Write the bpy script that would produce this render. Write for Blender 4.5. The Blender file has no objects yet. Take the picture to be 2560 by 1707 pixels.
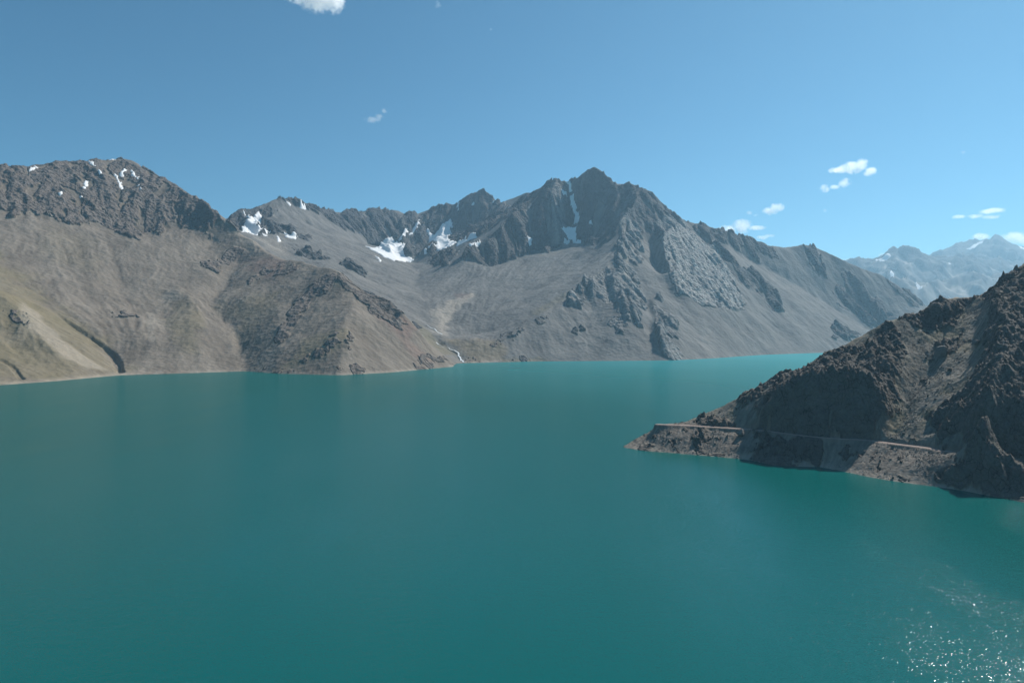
import bpy, math, random
import numpy as np

# ------------------------------------------------------------------ camera, sky, sun, exposure
SC = bpy.context.scene
COL = SC.collection
CAM_H = 150.0
FPX = 2560 * 24.0 / 36.0
PITCH = math.atan((853.5 - 820.0) / FPX)
cam_data = bpy.data.cameras.new("camera")
cam = bpy.data.objects.new("camera", cam_data)
COL.objects.link(cam)
cam.location = (0, 0, CAM_H)
cam.rotation_euler = (math.pi / 2 - PITCH, 0, 0)
cam_data.sensor_width = 36.0
cam_data.lens = 24.0
cam_data.clip_start = 1.0
cam_data.clip_end = 150000.0
SC.camera = cam

SUN_AZ, SUN_EL = math.radians(50), math.radians(45)      # azimuth to the right of the view
world = bpy.data.worlds.new("World")
SC.world = world
world.use_nodes = True
wn = world.node_tree.nodes
sky = wn.new("ShaderNodeTexSky")
sky.sky_type = 'NISHITA'
sky.sun_disc = False
sky.sun_elevation = SUN_EL
sky.sun_rotation = SUN_AZ
sky.altitude = 2600
sky.air_density = 1.0
sky.dust_density = 1.0
sky.ozone_density = 6.0
bg = wn["Background"]
bg.inputs["Strength"].default_value = 0.09
tint = wn.new("ShaderNodeMix"); tint.data_type = 'RGBA'; tint.blend_type = 'MULTIPLY'
tint.inputs[0].default_value = 1.0; tint.inputs[7].default_value = (0.53, 1.0, 0.93, 1)      # the photograph's colour balance
world.node_tree.links.new(sky.outputs[0], tint.inputs[6])
world.node_tree.links.new(tint.outputs[2], bg.inputs[0])
sd = bpy.data.lights.new("sun", 'SUN')
sd.energy = 5.0
sd.angle = math.radians(0.53)
sd.color = (1.0, 0.955, 0.89)
sun = bpy.data.objects.new("sun", sd)
COL.objects.link(sun)
sun.rotation_euler = (math.pi / 2 - SUN_EL, 0, math.pi - SUN_AZ)
HAZE_DENSITY = 3.6e-5
SC.view_settings.view_transform = 'Standard'
SC.view_settings.look = 'None'
SC.view_settings.exposure = 0.2
SC.view_settings.gamma = 1.0
SC.cycles.use_denoising = True
SC.cycles.max_bounces = 14
SC.cycles.diffuse_bounces = 2
SC.cycles.glossy_bounces = 2
SC.cycles.volume_bounces = 14
SC.cycles.sample_clamp_indirect = 4.0

# ------------------------------------------------------------------ numeric helpers
f32 = np.float32
def at(px, py, D):
    """photo pixel (2560 x 1707) and distance along the view -> world point"""
    u = (px - 1280.0) / FPX
    v = (853.5 - py) / FPX
    dy = math.cos(PITCH) + v * math.sin(PITCH)
    dz = -math.sin(PITCH) + v * math.cos(PITCH)
    t = D / dy
    return (u * t, D, CAM_H + dz * t)
def at_z(px, py, z):
    a = at(px, py, 1.0)
    return at(px, py, (z - CAM_H) / (a[2] - CAM_H))
def tan_el(py):
    return at(1280, py, 1.0)[2] - CAM_H

_r = np.random.RandomState(7)
PERM = np.concatenate([_r.permutation(256)] * 3).astype(np.int32)
_ga = _r.rand(256) * 2 * np.pi
GX, GY = np.cos(_ga).astype(f32), np.sin(_ga).astype(f32)
H1, H2 = _r.rand(256).astype(f32), _r.rand(256).astype(f32)

def perlin(x, y, seed=0):
    xi = np.floor(x).astype(np.int32); yi = np.floor(y).astype(np.int32)
    xf = (x - xi).astype(f32); yf = (y - yi).astype(f32)
    u = xf * xf * xf * (xf * (xf * 6 - 15) + 10); v = yf * yf * yf * (yf * (yf * 6 - 15) + 10)
    def g(ix, iy, dx, dy):
        h = PERM[PERM[(ix + seed * 17) & 255] + ((iy + seed * 31) & 255)]
        return GX[h] * dx + GY[h] * dy
    a = g(xi, yi, xf, yf); b = g(xi + 1, yi, xf - 1, yf)
    c = g(xi, yi + 1, xf, yf - 1); d = g(xi + 1, yi + 1, xf - 1, yf - 1)
    ab = a + u * (b - a)
    return (ab + v * ((c + u * (d - c)) - ab)) * 1.5
def fbm(x, y, lam, octs=4, gain=0.5, seed=0):
    r = np.zeros(np.shape(x), f32); a = 1.0; f = 1.0 / lam
    for o in range(octs):
        r += a * perlin(x * f, y * f, seed + o); a *= gain; f *= 2.03
    return r
def ridged(x, y, lam, octs=4, gain=0.55, seed=0):
    r = np.zeros(np.shape(x), f32); a = 1.0; f = 1.0 / lam; w = 1.0
    for o in range(octs):
        n = 1.0 - np.abs(perlin(x * f, y * f, seed + o)) * 1.6
        n = np.clip(n, 0, 1) ** 2 * w
        r += a * n; w = np.clip(n * 1.6, 0, 1); a *= gain; f *= 2.07
    return r
def cells(x, y, lam, seed=0, edge=False):
    """value of the nearest of scattered points: blocky steps, like jointed rock"""
    X, Y = x / lam, y / lam
    ix = np.floor(X).astype(np.int32); iy = np.floor(Y).astype(np.int32)
    fx = (X - ix).astype(f32); fy = (Y - iy).astype(f32)
    best = np.full(x.shape, 9.0, f32); val = np.zeros(x.shape, f32)
    for i in (-1, 0, 1):
        for j in (-1, 0, 1):
            hh = PERM[PERM[(ix + i + seed * 13) & 255] + ((iy + j + seed * 29) & 255)]
            dx = fx - i - H1[hh]; dy = fy - j - H2[hh]
            d = dx * dx + dy * dy; m = d < best
            best = np.where(m, d, best)
            val = np.where(m, H1[(hh + 91) & 255] - 0.5 + (dx * (H2[(hh + 37) & 255] - 0.5) + dy * (H1[(hh + 53) & 255] - 0.5)) * 0.9, val)
    return val
def sstep(a, b, x):
    t = np.clip((x - a) / (b - a), 0, 1)
    return t * t * (3 - 2 * t)
def gully(x, y, gx, gy, lam, octs=3, gain=0.5, lac=1.9, seed=0, fr=1.0, branch=0.45):
    """noise drawn out along the fall line: gullies and ribs that branch down a slope. range about -1..1"""
    h = np.zeros(x.shape, f32); a = 1.0
    dx, dy = gx.astype(f32), gy.astype(f32)
    tot = 0.0
    for o in range(octs):
        n = np.sqrt(dx * dx + dy * dy) + 1e-4
        tx, ty = -dy / n, dx / n
        X, Y = x / lam, y / lam
        ix = np.floor(X).astype(np.int32); iy = np.floor(Y).astype(np.int32)
        fx = (X - ix).astype(f32); fy = (Y - iy).astype(f32)
        va = np.zeros(x.shape, f32); vs = np.zeros(x.shape, f32); ws = np.zeros(x.shape, f32)
        for i in (-1, 0, 1):
            for j in (-1, 0, 1):
                hh = PERM[PERM[(ix + i + seed * 13 + o * 7) & 255] + ((iy + j + seed * 29) & 255)]
                px_ = fx - i - H1[hh]; py_ = fy - j - H2[hh]
                w = np.exp(-(px_ * px_ + py_ * py_) * 2.2)
                ph = (px_ * tx + py_ * ty) * (2 * np.pi * fr) + H1[(hh + 77) & 255] * (0.0 if fr <= 1 else 6.28)
                va += w * np.cos(ph); vs -= w * np.sin(ph); ws += w
        va /= ws; vs /= ws
        h += a * va
        k = a * 2.2
        dx = dx + tx * vs * k * n * branch; dy = dy + ty * vs * k * n * branch
        tot += a; a *= gain; lam /= lac
    return h / tot * 1.6

def blur(a, k=1, n=1):
    for _ in range(n):
        p = np.pad(a, k, mode='edge'); s = np.zeros_like(a)
        for i in range(2 * k + 1):
            s += p[i:i + a.shape[0], k:-k]
        s /= 2 * k + 1
        p = np.pad(s, k, mode='edge'); t = np.zeros_like(a)
        for i in range(2 * k + 1):
            t += p[k:-k, i:i + a.shape[1]]
        a = t / (2 * k + 1)
    return a

class Grid:
    """a plan grid whose heights are solved between ridge lines, gully lines and shores"""
    def __init__(s, x0, x1, y0, y1, h):
        s.x0, s.y0, s.h = x0, y0, h
        s.nx = int((x1 - x0) / h) // 32 * 32 + 32; s.ny = int((y1 - y0) / h) // 32 * 32 + 32
        s.sum = np.zeros((s.ny, s.nx)); s.cnt = np.zeros((s.ny, s.nx))
        s.X = x0 + h * np.arange(s.nx); s.Y = y0 + h * np.arange(s.ny)
        s.lines = []
    def line(s, pts, owner=0):
        P = np.array(pts, float); out = []
        for a, b in zip(P[:-1], P[1:]):
            n = max(2, int(np.hypot(*(b - a)[:2]) / (s.h * 0.5)) + 1)
            t = np.linspace(0, 1, n)[:, None]
            out.append(a + (b - a) * t)
        Q = np.concatenate(out)
        i = np.round((Q[:, 0] - s.x0) / s.h).astype(int); j = np.round((Q[:, 1] - s.y0) / s.h).astype(int)
        ok = (i >= 0) & (j >= 0) & (i < s.nx) & (j < s.ny)
        np.add.at(s.sum, (j[ok], i[ok]), Q[ok, 2]); np.add.at(s.cnt, (j[ok], i[ok]), 1)
        s.lines.append((owner, Q[::4, :2]))
    def fix(s, mask, val):
        s.sum[mask] = val[mask]; s.cnt[mask] = 1
    def solve(s, levels=6, its=(400, 300, 200, 140, 90, 60)):
        S, C = [s.sum], [s.cnt]
        for l in range(levels - 1):
            a, c = S[-1], C[-1]
            m = np.where(c > 0, a / np.maximum(c, 1), 0); k = (c > 0) * 1.0
            if a.shape[0] % 2 or a.shape[1] % 2 or min(a.shape) < 12: break
            r = lambda q: q.reshape(q.shape[0] // 2, 2, q.shape[1] // 2, 2).sum((1, 3))
            S.append(r(m)); C.append(r(k))
        u = None
        for l in range(len(S) - 1, -1, -1):
            k = C[l] > 0; v = np.where(k, S[l] / np.maximum(C[l], 1), 0)
            if u is None:
                u = np.full(v.shape, v[k].mean())
            else:
                u = np.repeat(np.repeat(u, 2, 0), 2, 1); u = blur(u, 1)
            u = np.where(k, v, u)
            for _ in range(its[min(len(S) - 1 - l, len(its) - 1)]):
                p = np.pad(u, 1, mode='edge')
                n = 0.25 * (p[:-2, 1:-1] + p[2:, 1:-1] + p[1:-1, :-2] + p[1:-1, 2:])
                u = np.where(k, v, n)
        s.Z = u.astype(f32)
        return s.Z
    def sample(s, A, x, y):
        fx = np.clip((x - s.x0) / s.h, 0, s.nx - 1.001); fy = np.clip((y - s.y0) / s.h, 0, s.ny - 1.001)
        i = fx.astype(np.int32); j = fy.astype(np.int32); a = (fx - i).astype(f32); b = (fy - j).astype(f32)
        return (A[j, i] * (1 - a) + A[j, i + 1] * a) * (1 - b) + (A[j + 1, i] * (1 - a) + A[j + 1, i + 1] * a) * b

class Lattice:
    """vertex lattice for a piece of terrain: columns fan out, rows recede, finer near and coarser far"""
    def __init__(s, cols, rows):
        s.px = np.array(cols, f32); s.D = np.array(rows, f32)
        U = ((s.px - 1280.0) / FPX).astype(f32)
        s.Yv = np.repeat(s.D[:, None], len(U), 1)
        s.Xv = (s.Yv * U[None, :]).astype(f32)
        s.Z = None
    def finish(s):
        s.tan = (s.Z - CAM_H) / s.Yv
    def hit(s, px, py):
        j = int(np.argmin(np.abs(s.px - px))); t = s.tan[:, j]; te = tan_el(py)
        k = np.nonzero(t >= te)[0]
        i = k[0] if len(k) else int(np.argmax(t))
        return s.Xv[i, j], s.Yv[i, j], s.Z[i, j]
    def poly_mask(s, pix, edge, warp=None):
        """pixel outline -> outline on the ground in plan -> signed distance of each vertex (metres, + inside)"""
        P = np.array([s.hit(*p)[:2] for p in pix], f32)
        return plan_mask(s.Xv, s.Yv, P, edge, warp)

def plan_mask(X, Y, P, edge, warp=None):
    m = np.zeros(X.shape, f32); pad = edge * 2 + 60
    lo, hi = P.min(0) - pad, P.max(0) + pad
    sel = np.nonzero((X > lo[0]) & (X < hi[0]) & (Y > lo[1]) & (Y < hi[1]))
    if not len(sel[0]): return m
    x, y = X[sel], Y[sel]
    d = np.full(x.shape, 1e9, f32); ins = np.zeros(x.shape, bool)
    for a, b in zip(P, np.roll(P, -1, 0)):
        e = b - a; wx, wy = x - a[0], y - a[1]
        t = np.clip((wx * e[0] + wy * e[1]) / (e @ e + 1e-6), 0, 1)
        d = np.minimum(d, np.hypot(wx - e[0] * t, wy - e[1] * t))
        c = ((a[1] > y) != (b[1] > y))
        xx = (b[0] - a[0]) * (y - a[1]) / (b[1] - a[1] + 1e-9) + a[0]
        ins ^= c & (x < xx)
    sdist = np.where(ins, d, -d)
    if warp is not None: sdist = sdist + warp[sel]
    m[sel] = sstep(-edge, edge, sdist)
    return m

def new_obj(name, verts, faces, mats=None, attrs=None, parent=None, smooth=True, uniform=None):
    me = bpy.data.meshes.new(name)
    verts = np.asarray(verts, f32); faces = np.asarray(faces, np.int32)
    k = faces.shape[1]; n = len(faces)
    me.vertices.add(len(verts)); me.vertices.foreach_set("co", verts.ravel())
    me.loops.add(n * k); me.loops.foreach_set("vertex_index", faces.ravel())
    me.polygons.add(n)
    me.polygons.foreach_set("loop_start", np.arange(0, n * k, k, dtype=np.int32))
    me.polygons.foreach_set("loop_total", np.full(n, k, np.int32))
    me.polygons.foreach_set("use_smooth", np.full(n, smooth))
    me.update(calc_edges=True)
    for an, av in (attrs or {}).items():
        at_ = me.attributes.new(an, 'FLOAT', 'POINT')
        at_.data.foreach_set("value", np.ascontiguousarray(av, f32))
    if mats is not None: me.materials.append(mats)
    o = bpy.data.objects.new(name, me); COL.objects.link(o)
    if parent is not None: o.parent = parent
    return o
def struct(o, label=None):
    o["kind"] = "structure"
    if label: o["label"] = label
    return o
def tag(o, label, cat, group=None):
    o["label"] = label; o["category"] = cat
    if group: o["group"] = group
    return o

# ------------------------------------------------------------------ materials
class NT:
    def __init__(s, name):
        s.m = bpy.data.materials.new(name); s.m.use_nodes = True
        s.t = s.m.node_tree; s.n = s.t.nodes; s.p = s.n.get("Principled BSDF"); s.out = s.n.get("Material Output")
    def new(s, t, **kw):
        n = s.n.new(t)
        for k, v in kw.items(): setattr(n, k, v)
        return n
    def link(s, a, b): s.t.links.new(a, b)
    def val(s, sock, v):
        if hasattr(v, "is_output") or isinstance(v, bpy.types.NodeSocket): s.link(v, sock)
        else: sock.default_value = v
    def math(s, op, a, b=0.0, clamp=False):
        n = s.new("ShaderNodeMath", operation=op); n.use_clamp = clamp
        s.val(n.inputs[0], a); s.val(n.inputs[1], b); return n.outputs[0]
    def mix(s, f, a, b):
        n = s.new("ShaderNodeMix", data_type='RGBA')
        s.val(n.inputs[0], f)
        for i, c in ((6, a), (7, b)):
            if isinstance(c, (tuple, list)): n.inputs[i].default_value = (*c[:3], 1)
            else: s.link(c, n.inputs[i])
        return n.outputs[2]
    def attr(s, name):
        return s.new("ShaderNodeAttribute", attribute_name=name).outputs["Fac"]
    def coord(s, scale=(1, 1, 1), rot=(0, 0, 0)):
        g = s.new("ShaderNodeNewGeometry"); m = s.new("ShaderNodeMapping")
        s.link(g.outputs["Position"], m.inputs[0]); m.inputs["Scale"].default_value = scale
        m.inputs["Rotation"].default_value = rot
        return m.outputs[0]
    def noise(s, scale, detail=4, rough=0.55, vec=None, dist=0.0):
        n = s.new("ShaderNodeTexNoise"); n.inputs["Scale"].default_value = scale
        n.inputs["Detail"].default_value = detail; n.inputs["Roughness"].default_value = rough
        n.inputs["Distortion"].default_value = dist
        s.link(vec if vec is not None else s.coord(), n.inputs["Vector"]); return n.outputs[0]
    def voronoi(s, scale, vec=None, feature='F1', rnd=1.0):
        n = s.new("ShaderNodeTexVoronoi", feature=feature); n.inputs["Scale"].default_value = scale
        n.inputs["Randomness"].default_value = rnd
        s.link(vec if vec is not None else s.coord(), n.inputs["Vector"]); return n
    def ramp(s, f, lo, hi, a=0.0, b=1.0):
        n = s.new("ShaderNodeMapRange"); s.val(n.inputs[0], f)
        n.inputs[1].default_value = lo; n.inputs[2].default_value = hi
        n.inputs[3].default_value = a; n.inputs[4].default_value = b; return n.outputs[0]
    def bump(s, h, dist, strength=1.0, normal=None):
        n = s.new("ShaderNodeBump"); s.link(h, n.inputs["Height"])
        n.inputs["Distance"].default_value = dist; n.inputs["Strength"].default_value = strength
        if normal is not None: s.link(normal, n.inputs["Normal"])
        return n.outputs[0]

def terrain_material(name, unit, brown_scree, grey_scree, brown_rock, grey_rock):
    """unit: size in metres of the finest stones that show"""
    t = NT(name)
    rock, veg, brown, pale, streak, red, slab = [t.attr(k) for k in ("rock", "veg", "brown", "pale", "streak", "red", "slab")]
    big = t.noise(1 / (unit * 60), 5, 0.6); mid = t.noise(1 / (unit * 12), 5, 0.65); fine = t.noise(1 / (unit * 2.2), 3, 0.7)
    scree = t.mix(brown, grey_scree, brown_scree)
    dark = t.mix(0.55, scree, (0.07, 0.065, 0.062)); light = t.mix(0.42, scree, (0.40, 0.365, 0.32))
    c = t.mix(t.ramp(streak, -0.8, 0.9), dark, light)
    c = t.mix(0.22, c, scree)
    c = t.mix(t.ramp(big, 0.35, 0.7, 0, 0.45), c, dark)
    c = t.mix(t.ramp(mid, 0.4, 0.75, 0, 0.4), c, light)
    vegc = t.mix(mid, (0.14, 0.122, 0.062), (0.23, 0.185, 0.105))
    c = t.mix(t.math('MULTIPLY', veg, t.ramp(big, 0.25, 0.7, 0.45, 1.0), True), c, vegc)
    c = t.mix(red, c, (0.19, 0.105, 0.085))
    c = t.mix(pale, c, (0.40, 0.345, 0.28))
    rk = t.mix(brown, grey_rock, brown_rock)
    rk = t.mix(t.ramp(mid, 0.35, 0.7, 0, 0.6), rk, t.mix(0.5, rk, (0.26, 0.24, 0.22)))  # lit faces and dark cracks are painted into the rock colour from here
    rk = t.mix(t.ramp(fine, 0.35, 0.65, 0.45, 0), rk, (0.045, 0.043, 0.042))
    cr = t.voronoi(1 / (unit * 6.0), t.coord((1, 1, 0.6), (0.3, 0.2, 0.4)), 'DISTANCE_TO_EDGE').outputs['Distance']
    cr2 = t.ramp(t.math('ADD', cr, t.ramp(mid, 0.3, 0.7, -0.04, 0.06)), 0.0, 0.05, 0.7, 0.0)
    rk = t.mix(cr2, rk, (0.03, 0.028, 0.027))
    rk = t.mix(slab, rk, t.mix(t.ramp(t.math('ADD', streak, t.ramp(fine, 0.2, 0.8, -1.0, 1.0)), -1.2, 1.2), (0.08, 0.078, 0.077), (0.40, 0.385, 0.36)))
    edge = t.ramp(t.math('ADD', rock, t.ramp(fine, 0, 1, -0.35, 0.35)), 0.35, 0.65)
    c = t.mix(edge, c, rk)
    speck = t.ramp(fine, 0.55, 0.8, 0, 0.35)
    c = t.mix(speck, c, (0.06, 0.055, 0.05))
    t.link(c, t.p.inputs["Base Color"])
    t.p.inputs["Roughness"].default_value = 0.95
    t.p.inputs["Specular IOR Level"].default_value = 0.15
    vr = t.voronoi(1 / (unit * 3.5), feature='F1').outputs["Distance"]
    hb = t.math('ADD', t.math('MULTIPLY', fine, 0.6), t.math('MULTIPLY', mid, 2.2))
    hb = t.math('ADD', hb, t.math('MULTIPLY', vr, 0.9))
    amp = t.ramp(rock, 0.2, 0.8, 0.35, 1.6)
    nb = t.bump(t.math('MULTIPLY', hb, amp), unit * 1.7, 0.8)
    t.link(nb, t.p.inputs["Normal"])
    return t.m

M_FAR = terrain_material("mountain_rock_and_scree", 5.0, (0.188, 0.146, 0.105), (0.132, 0.128, 0.121), (0.17, 0.138, 0.116), (0.08, 0.079, 0.08))
M_NEAR = terrain_material("headland_rock_and_scree", 1.1, (0.225, 0.198, 0.162), (0.142, 0.133, 0.109), (0.125, 0.11, 0.098), (0.12, 0.112, 0.10))
def snow_material():
    t = NT("old_snow")
    n = t.noise(0.08, 4, 0.6)
    t.link(t.mix(n, (0.70, 0.70, 0.70), (0.88, 0.88, 0.87)), t.p.inputs["Base Color"])
    t.p.inputs["Roughness"].default_value = 0.8
    return t.m
M_SNOW = snow_material()

# ------------------------------------------------------------------ the lake
WAVE = 0.20
def water_material():
    t = NT("glacial_lake_water")
    pos = t.coord()
    n0 = t.noise(0.0016, 3, 0.5); n1 = t.noise(0.012, 3, 0.6, t.coord((1, 0.35, 1), (0, 0, 0.5)))
    c = t.mix(n0, (0.0005, 0.084, 0.077), (0.0008, 0.100, 0.092))
    # glacial flour hangs thicker towards the inflow at the far end
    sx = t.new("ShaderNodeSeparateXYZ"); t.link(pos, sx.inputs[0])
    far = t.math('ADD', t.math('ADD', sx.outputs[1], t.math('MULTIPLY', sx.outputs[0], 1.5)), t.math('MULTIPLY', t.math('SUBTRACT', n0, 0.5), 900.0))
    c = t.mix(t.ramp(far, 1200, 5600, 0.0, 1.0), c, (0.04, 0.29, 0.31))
    w1 = t.noise(1.1, 1.0, 0.4, t.coord((1, 1.5, 1), (0, 0, 0.45)), 0.3)
    w2 = t.noise(0.13, 1.5, 0.5, t.coord((1, 1.8, 1), (0, 0, 0.3)), 0.4)
    h = t.math('ADD', t.math('MULTIPLY', w1, 1.0), t.math('MULTIPLY', w2, 0.9))
    h = t.math('MULTIPLY', h, t.ramp(n1, 0.3, 0.7, 0.6, 1.15))
    nb = t.bump(h, WAVE, 1.0)
    # silty body colour under a wind-rippled surface: ripples hide one another at low angles, so the mirror never gets full strength
    fr = t.new("ShaderNodeFresnel"); fr.inputs["IOR"].default_value = 1.33; t.link(nb, fr.inputs["Normal"])
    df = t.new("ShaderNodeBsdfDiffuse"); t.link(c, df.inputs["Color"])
    gl = t.new("ShaderNodeBsdfGlossy"); gl.inputs["Roughness"].default_value = 0.095; gl.inputs["Color"].default_value = (1, 1, 1, 1); t.link(nb, gl.inputs["Normal"])
    mx = t.new("ShaderNodeMixShader"); t.link(t.math('MINIMUM', fr.outputs[0], 0.24), mx.inputs[0]); t.link(df.outputs[0], mx.inputs[1]); t.link(gl.outputs[0], mx.inputs[2])
    t.link(mx.outputs[0], t.out.inputs["Surface"]); t.n.remove(t.p)
    return t.m
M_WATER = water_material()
n = 24
gx = np.linspace(-5200, 6200, n); gy = np.linspace(-1500, 6800, n)
V = np.array([(x, y, 0) for y in gy for x in gx])
F = np.array([(j * n + i, j * n + i + 1, (j + 1) * n + i + 1, (j + 1) * n + i) for j in range(n - 1) for i in range(n - 1)])
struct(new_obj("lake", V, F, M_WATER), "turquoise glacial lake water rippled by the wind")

def ground_material():
    t = NT("bare_ground"); nn = t.noise(0.001, 6, 0.6)
    t.link(t.mix(nn, (0.12, 0.105, 0.09), (0.2, 0.175, 0.15)), t.p.inputs["Base Color"]); t.p.inputs["Roughness"].default_value = 0.95
    return t.m
struct(new_obj("ground", [(-29000, -2900, -80), (29000, -2900, -80), (29000, 30900, -80), (-29000, 30900, -80)], [(0, 1, 2, 3)], ground_material()),
       "bare dry ground stretching away below the mountains")

# ------------------------------------------------------------------ mountains round the lake
G = Grid(-4600, 4600, 1300, 8300, 10.0)
SHORE = [(-700, 1010), (-400, 990), (-200, 975), (0, 963), (152, 952), (299, 938), (435, 934), (610, 928), (697, 934), (849, 938), (980, 931), (1088, 921), (1138, 916),
         (1150, 908), (1252, 905.5), (1350, 903), (1524, 902), (1676, 901), (1796, 895), (1905, 887), (2057, 881.6), (2200, 878), (2500, 876), (3000, 876)]
sp = np.array([p[0] for p in SHORE], float); sD = np.array([at_z(p[0], p[1], 0)[1] for p in SHORE])
def shore_D(px): return float(np.interp(px, sp, sD))
def Sl(px, py, s):
    """point on a slope that rises from the shore at mean gradient s"""
    te = tan_el(py); D0 = shore_D(px)
    return at(px, py, (CAM_H + s * D0) / (s - te))
def L(owner, *pts):
    G.line([at(*p) for p in pts], owner)
def LS(owner, *pts):
    G.line([Sl(*p) for p in pts], owner)
XX, YY = np.meshgrid(G.X, G.Y)
pxg = 1280 + FPX * XX / np.maximum(YY, 1)
Dg = np.interp(pxg, sp, sD)
BROWN, SPUR, CIRQUE, PEAK, RIDGE = range(5)

crest_left = [(-700, 470), (-500, 455), (-300, 440), (-150, 424), (0, 416), (39, 415), (74, 422), (109, 416), (136, 410), (161, 405), (187, 407), (218, 403), (245, 397), (272, 401), (311, 396), (335, 403),
              (358, 420), (389, 438), (428, 459), (467, 487), (490, 492), (521, 514), (552, 537)]
def s_left(px): return np.interp(px, [-700, 0, 330, 552], [0.56, 0.58, 0.58, 0.575])
CL = [Sl(px, py, s_left(px)) for px, py in crest_left]
G.line(CL, BROWN)
G.line([(x * 1.22, y * 1.22, z * 0.5) for x, y, z in CL[:17]], BROWN)
LS(BROWN, (-400, 560, .5), (-200, 540, .5), (0, 525, .50), (155, 560, .50), (334, 580, .50), (450, 570, .50), (505, 572, .51))
# spur in front of the cirque
L(SPUR, (552, 537, 3640), (580, 560, 3600), (592, 580, 3560), (625, 596, 3500), (657, 622, 3420), (697, 642, 3320), (716, 650, 3260), (735, 649, 3200), (768, 658, 3140), (788, 665, 3100),
  (820, 669, 3040), (852, 681, 2980), (885, 707, 2900), (918, 730, 2830), (944, 744, 2790), (976, 754, 2750), (999, 778, 2720), (1022, 798, 2705), (1044, 817, 2695), (1067, 850, 2685),
  (1097, 882, 2678), (1129, 905, 2672), (1140, 916, 2667))
LS(SPUR, (852, 681, .52), (880, 735, .50), (876, 780, .56), (862, 827, .60), (852, 880, .58), (850, 936, .5))
LS(SPUR, (640, 640, .485), (660, 700, .48), (690, 760, .475), (700, 840, .47), (700, 930, .45))
LS(SPUR, (980, 770, .46), (985, 830, .50), (1000, 880, .48), (1010, 927, .45))
# gully between the brown mountain and the spur
LS(BROWN, (529, 603, .495), (514, 658, .487), (510, 693, .482), (517, 728, .475), (549, 778, .46), (584, 829, .44), (607, 876, .41), (614, 924, .3))
LS(SPUR, (599, 658, .475), (564, 701, .468), (545, 743, .46))
LS(BROWN, (455, 720, .50), (480, 770, .51), (492, 810, .51), (482, 860, .49), (470, 900, .45))
LS(BROWN, (400, 740, .455), (405, 800, .45), (415, 860, .43))
LS(BROWN, (300, 700, .475), (330, 780, .465), (350, 860, .45))
# grassy ridges low on the left
LS(BROWN, (-300, 690, .52), (0, 720, .54), (78, 790, .52), (117, 856, .47), (160, 903, .38), (185, 944, .3))
LS(BROWN, (-300, 600, .46), (0, 640, .45), (80, 720, .425), (148, 793, .40), (220, 838, .37), (280, 887, .30), (300, 930, .2))
LS(BROWN, (-300, 800, .42), (0, 830, .40), (60, 880, .36), (110, 925, .3))
# cirque: valley floor, trough behind the spur, headwall
VAL = [(1152, 907, 2975), (1146, 890, 3030), (1123, 873, 3100), (1092, 856, 3170), (1108, 842, 3240), (1088, 827, 3320), (1071, 817, 3380), (1055, 800, 3480), (1048, 775, 3640), (1080, 743, 3920), (1032, 710, 4300), (1048, 684, 4700), (1020, 655, 5200)]
L(CIRQUE, *VAL)
L(CIRQUE, (600, 640, 4050), (640, 660, 3900), (735, 690, 3600), (852, 718, 3400), (943, 778, 3250), (1000, 805, 3150), (1060, 850, 3000), (1110, 890, 2950))
L(CIRQUE, (560, 560, 4700), (600, 572, 4600), (650, 592, 4500), (720, 635, 4300), (800, 655, 4150), (860, 672, 4050), (920, 715, 3850), (985, 750, 3700))
CC = [(540, 552, 4950), (579, 544, 5000), (596, 531, 5050), (641, 518, 5200), (674, 499, 5330), (700, 494, 5400), (729, 499, 5500), (771, 507, 5700), (794, 520, 5820), (807, 525, 5900), (846, 531, 6100), (866, 524, 6180),
      (905, 530, 6300), (934, 519, 6400), (963, 525, 6480), (992, 525, 6540), (1009, 534, 6570), (1028, 543, 6600), (1054, 531, 6580), (1080, 521, 6540), (1113, 513, 6500), (1145, 508, 6450), (1170, 491, 6430), (1192, 482, 6410),
      (1209, 467, 6400), (1226, 487, 6370), (1252, 511, 6320), (1272, 499, 6280), (1299, 488, 6230), (1322, 479, 6180), (1345, 486, 6060)]
L(CIRQUE, *CC)
L(CIRQUE, (1209, 467, 6400), (1204, 520, 6220), (1192, 560, 6100), (1172, 590, 6060))
L(CIRQUE, (1113, 513, 6500), (1098, 560, 6280), (1072, 600, 6080))
G.line([(at(*p)[0] * 1.13, p[2] * 1.13, at(*p)[2] * 0.6) for p in CC], CIRQUE)
L(CIRQUE, (760, 560, 5350), (830, 580, 5300), (880, 600, 5300), (927, 619, 5900), (966, 638, 5920), (1028, 646, 5900), (1075, 635, 5950), (1130, 610, 6030), (1195, 592, 6020))
L(CIRQUE, (1100, 668, 4850), (1060, 660, 5050), (1030, 656, 5180))
L(CIRQUE, (830, 585, 5200), (850, 625, 4700), (885, 665, 4350), (915, 690, 4200), (960, 720, 4000))
L(CIRQUE, (1180, 736, 3950), (1140, 755, 3800), (1122, 790, 3600), (1118, 822, 3420))
L(CIRQUE, (1112, 851, 3150), (1150, 847, 3190), (1190, 847, 3210), (1240, 850, 3210))
L(CIRQUE, (1130, 838, 3330), (1190, 836, 3380), (1230, 832, 3400))
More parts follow.
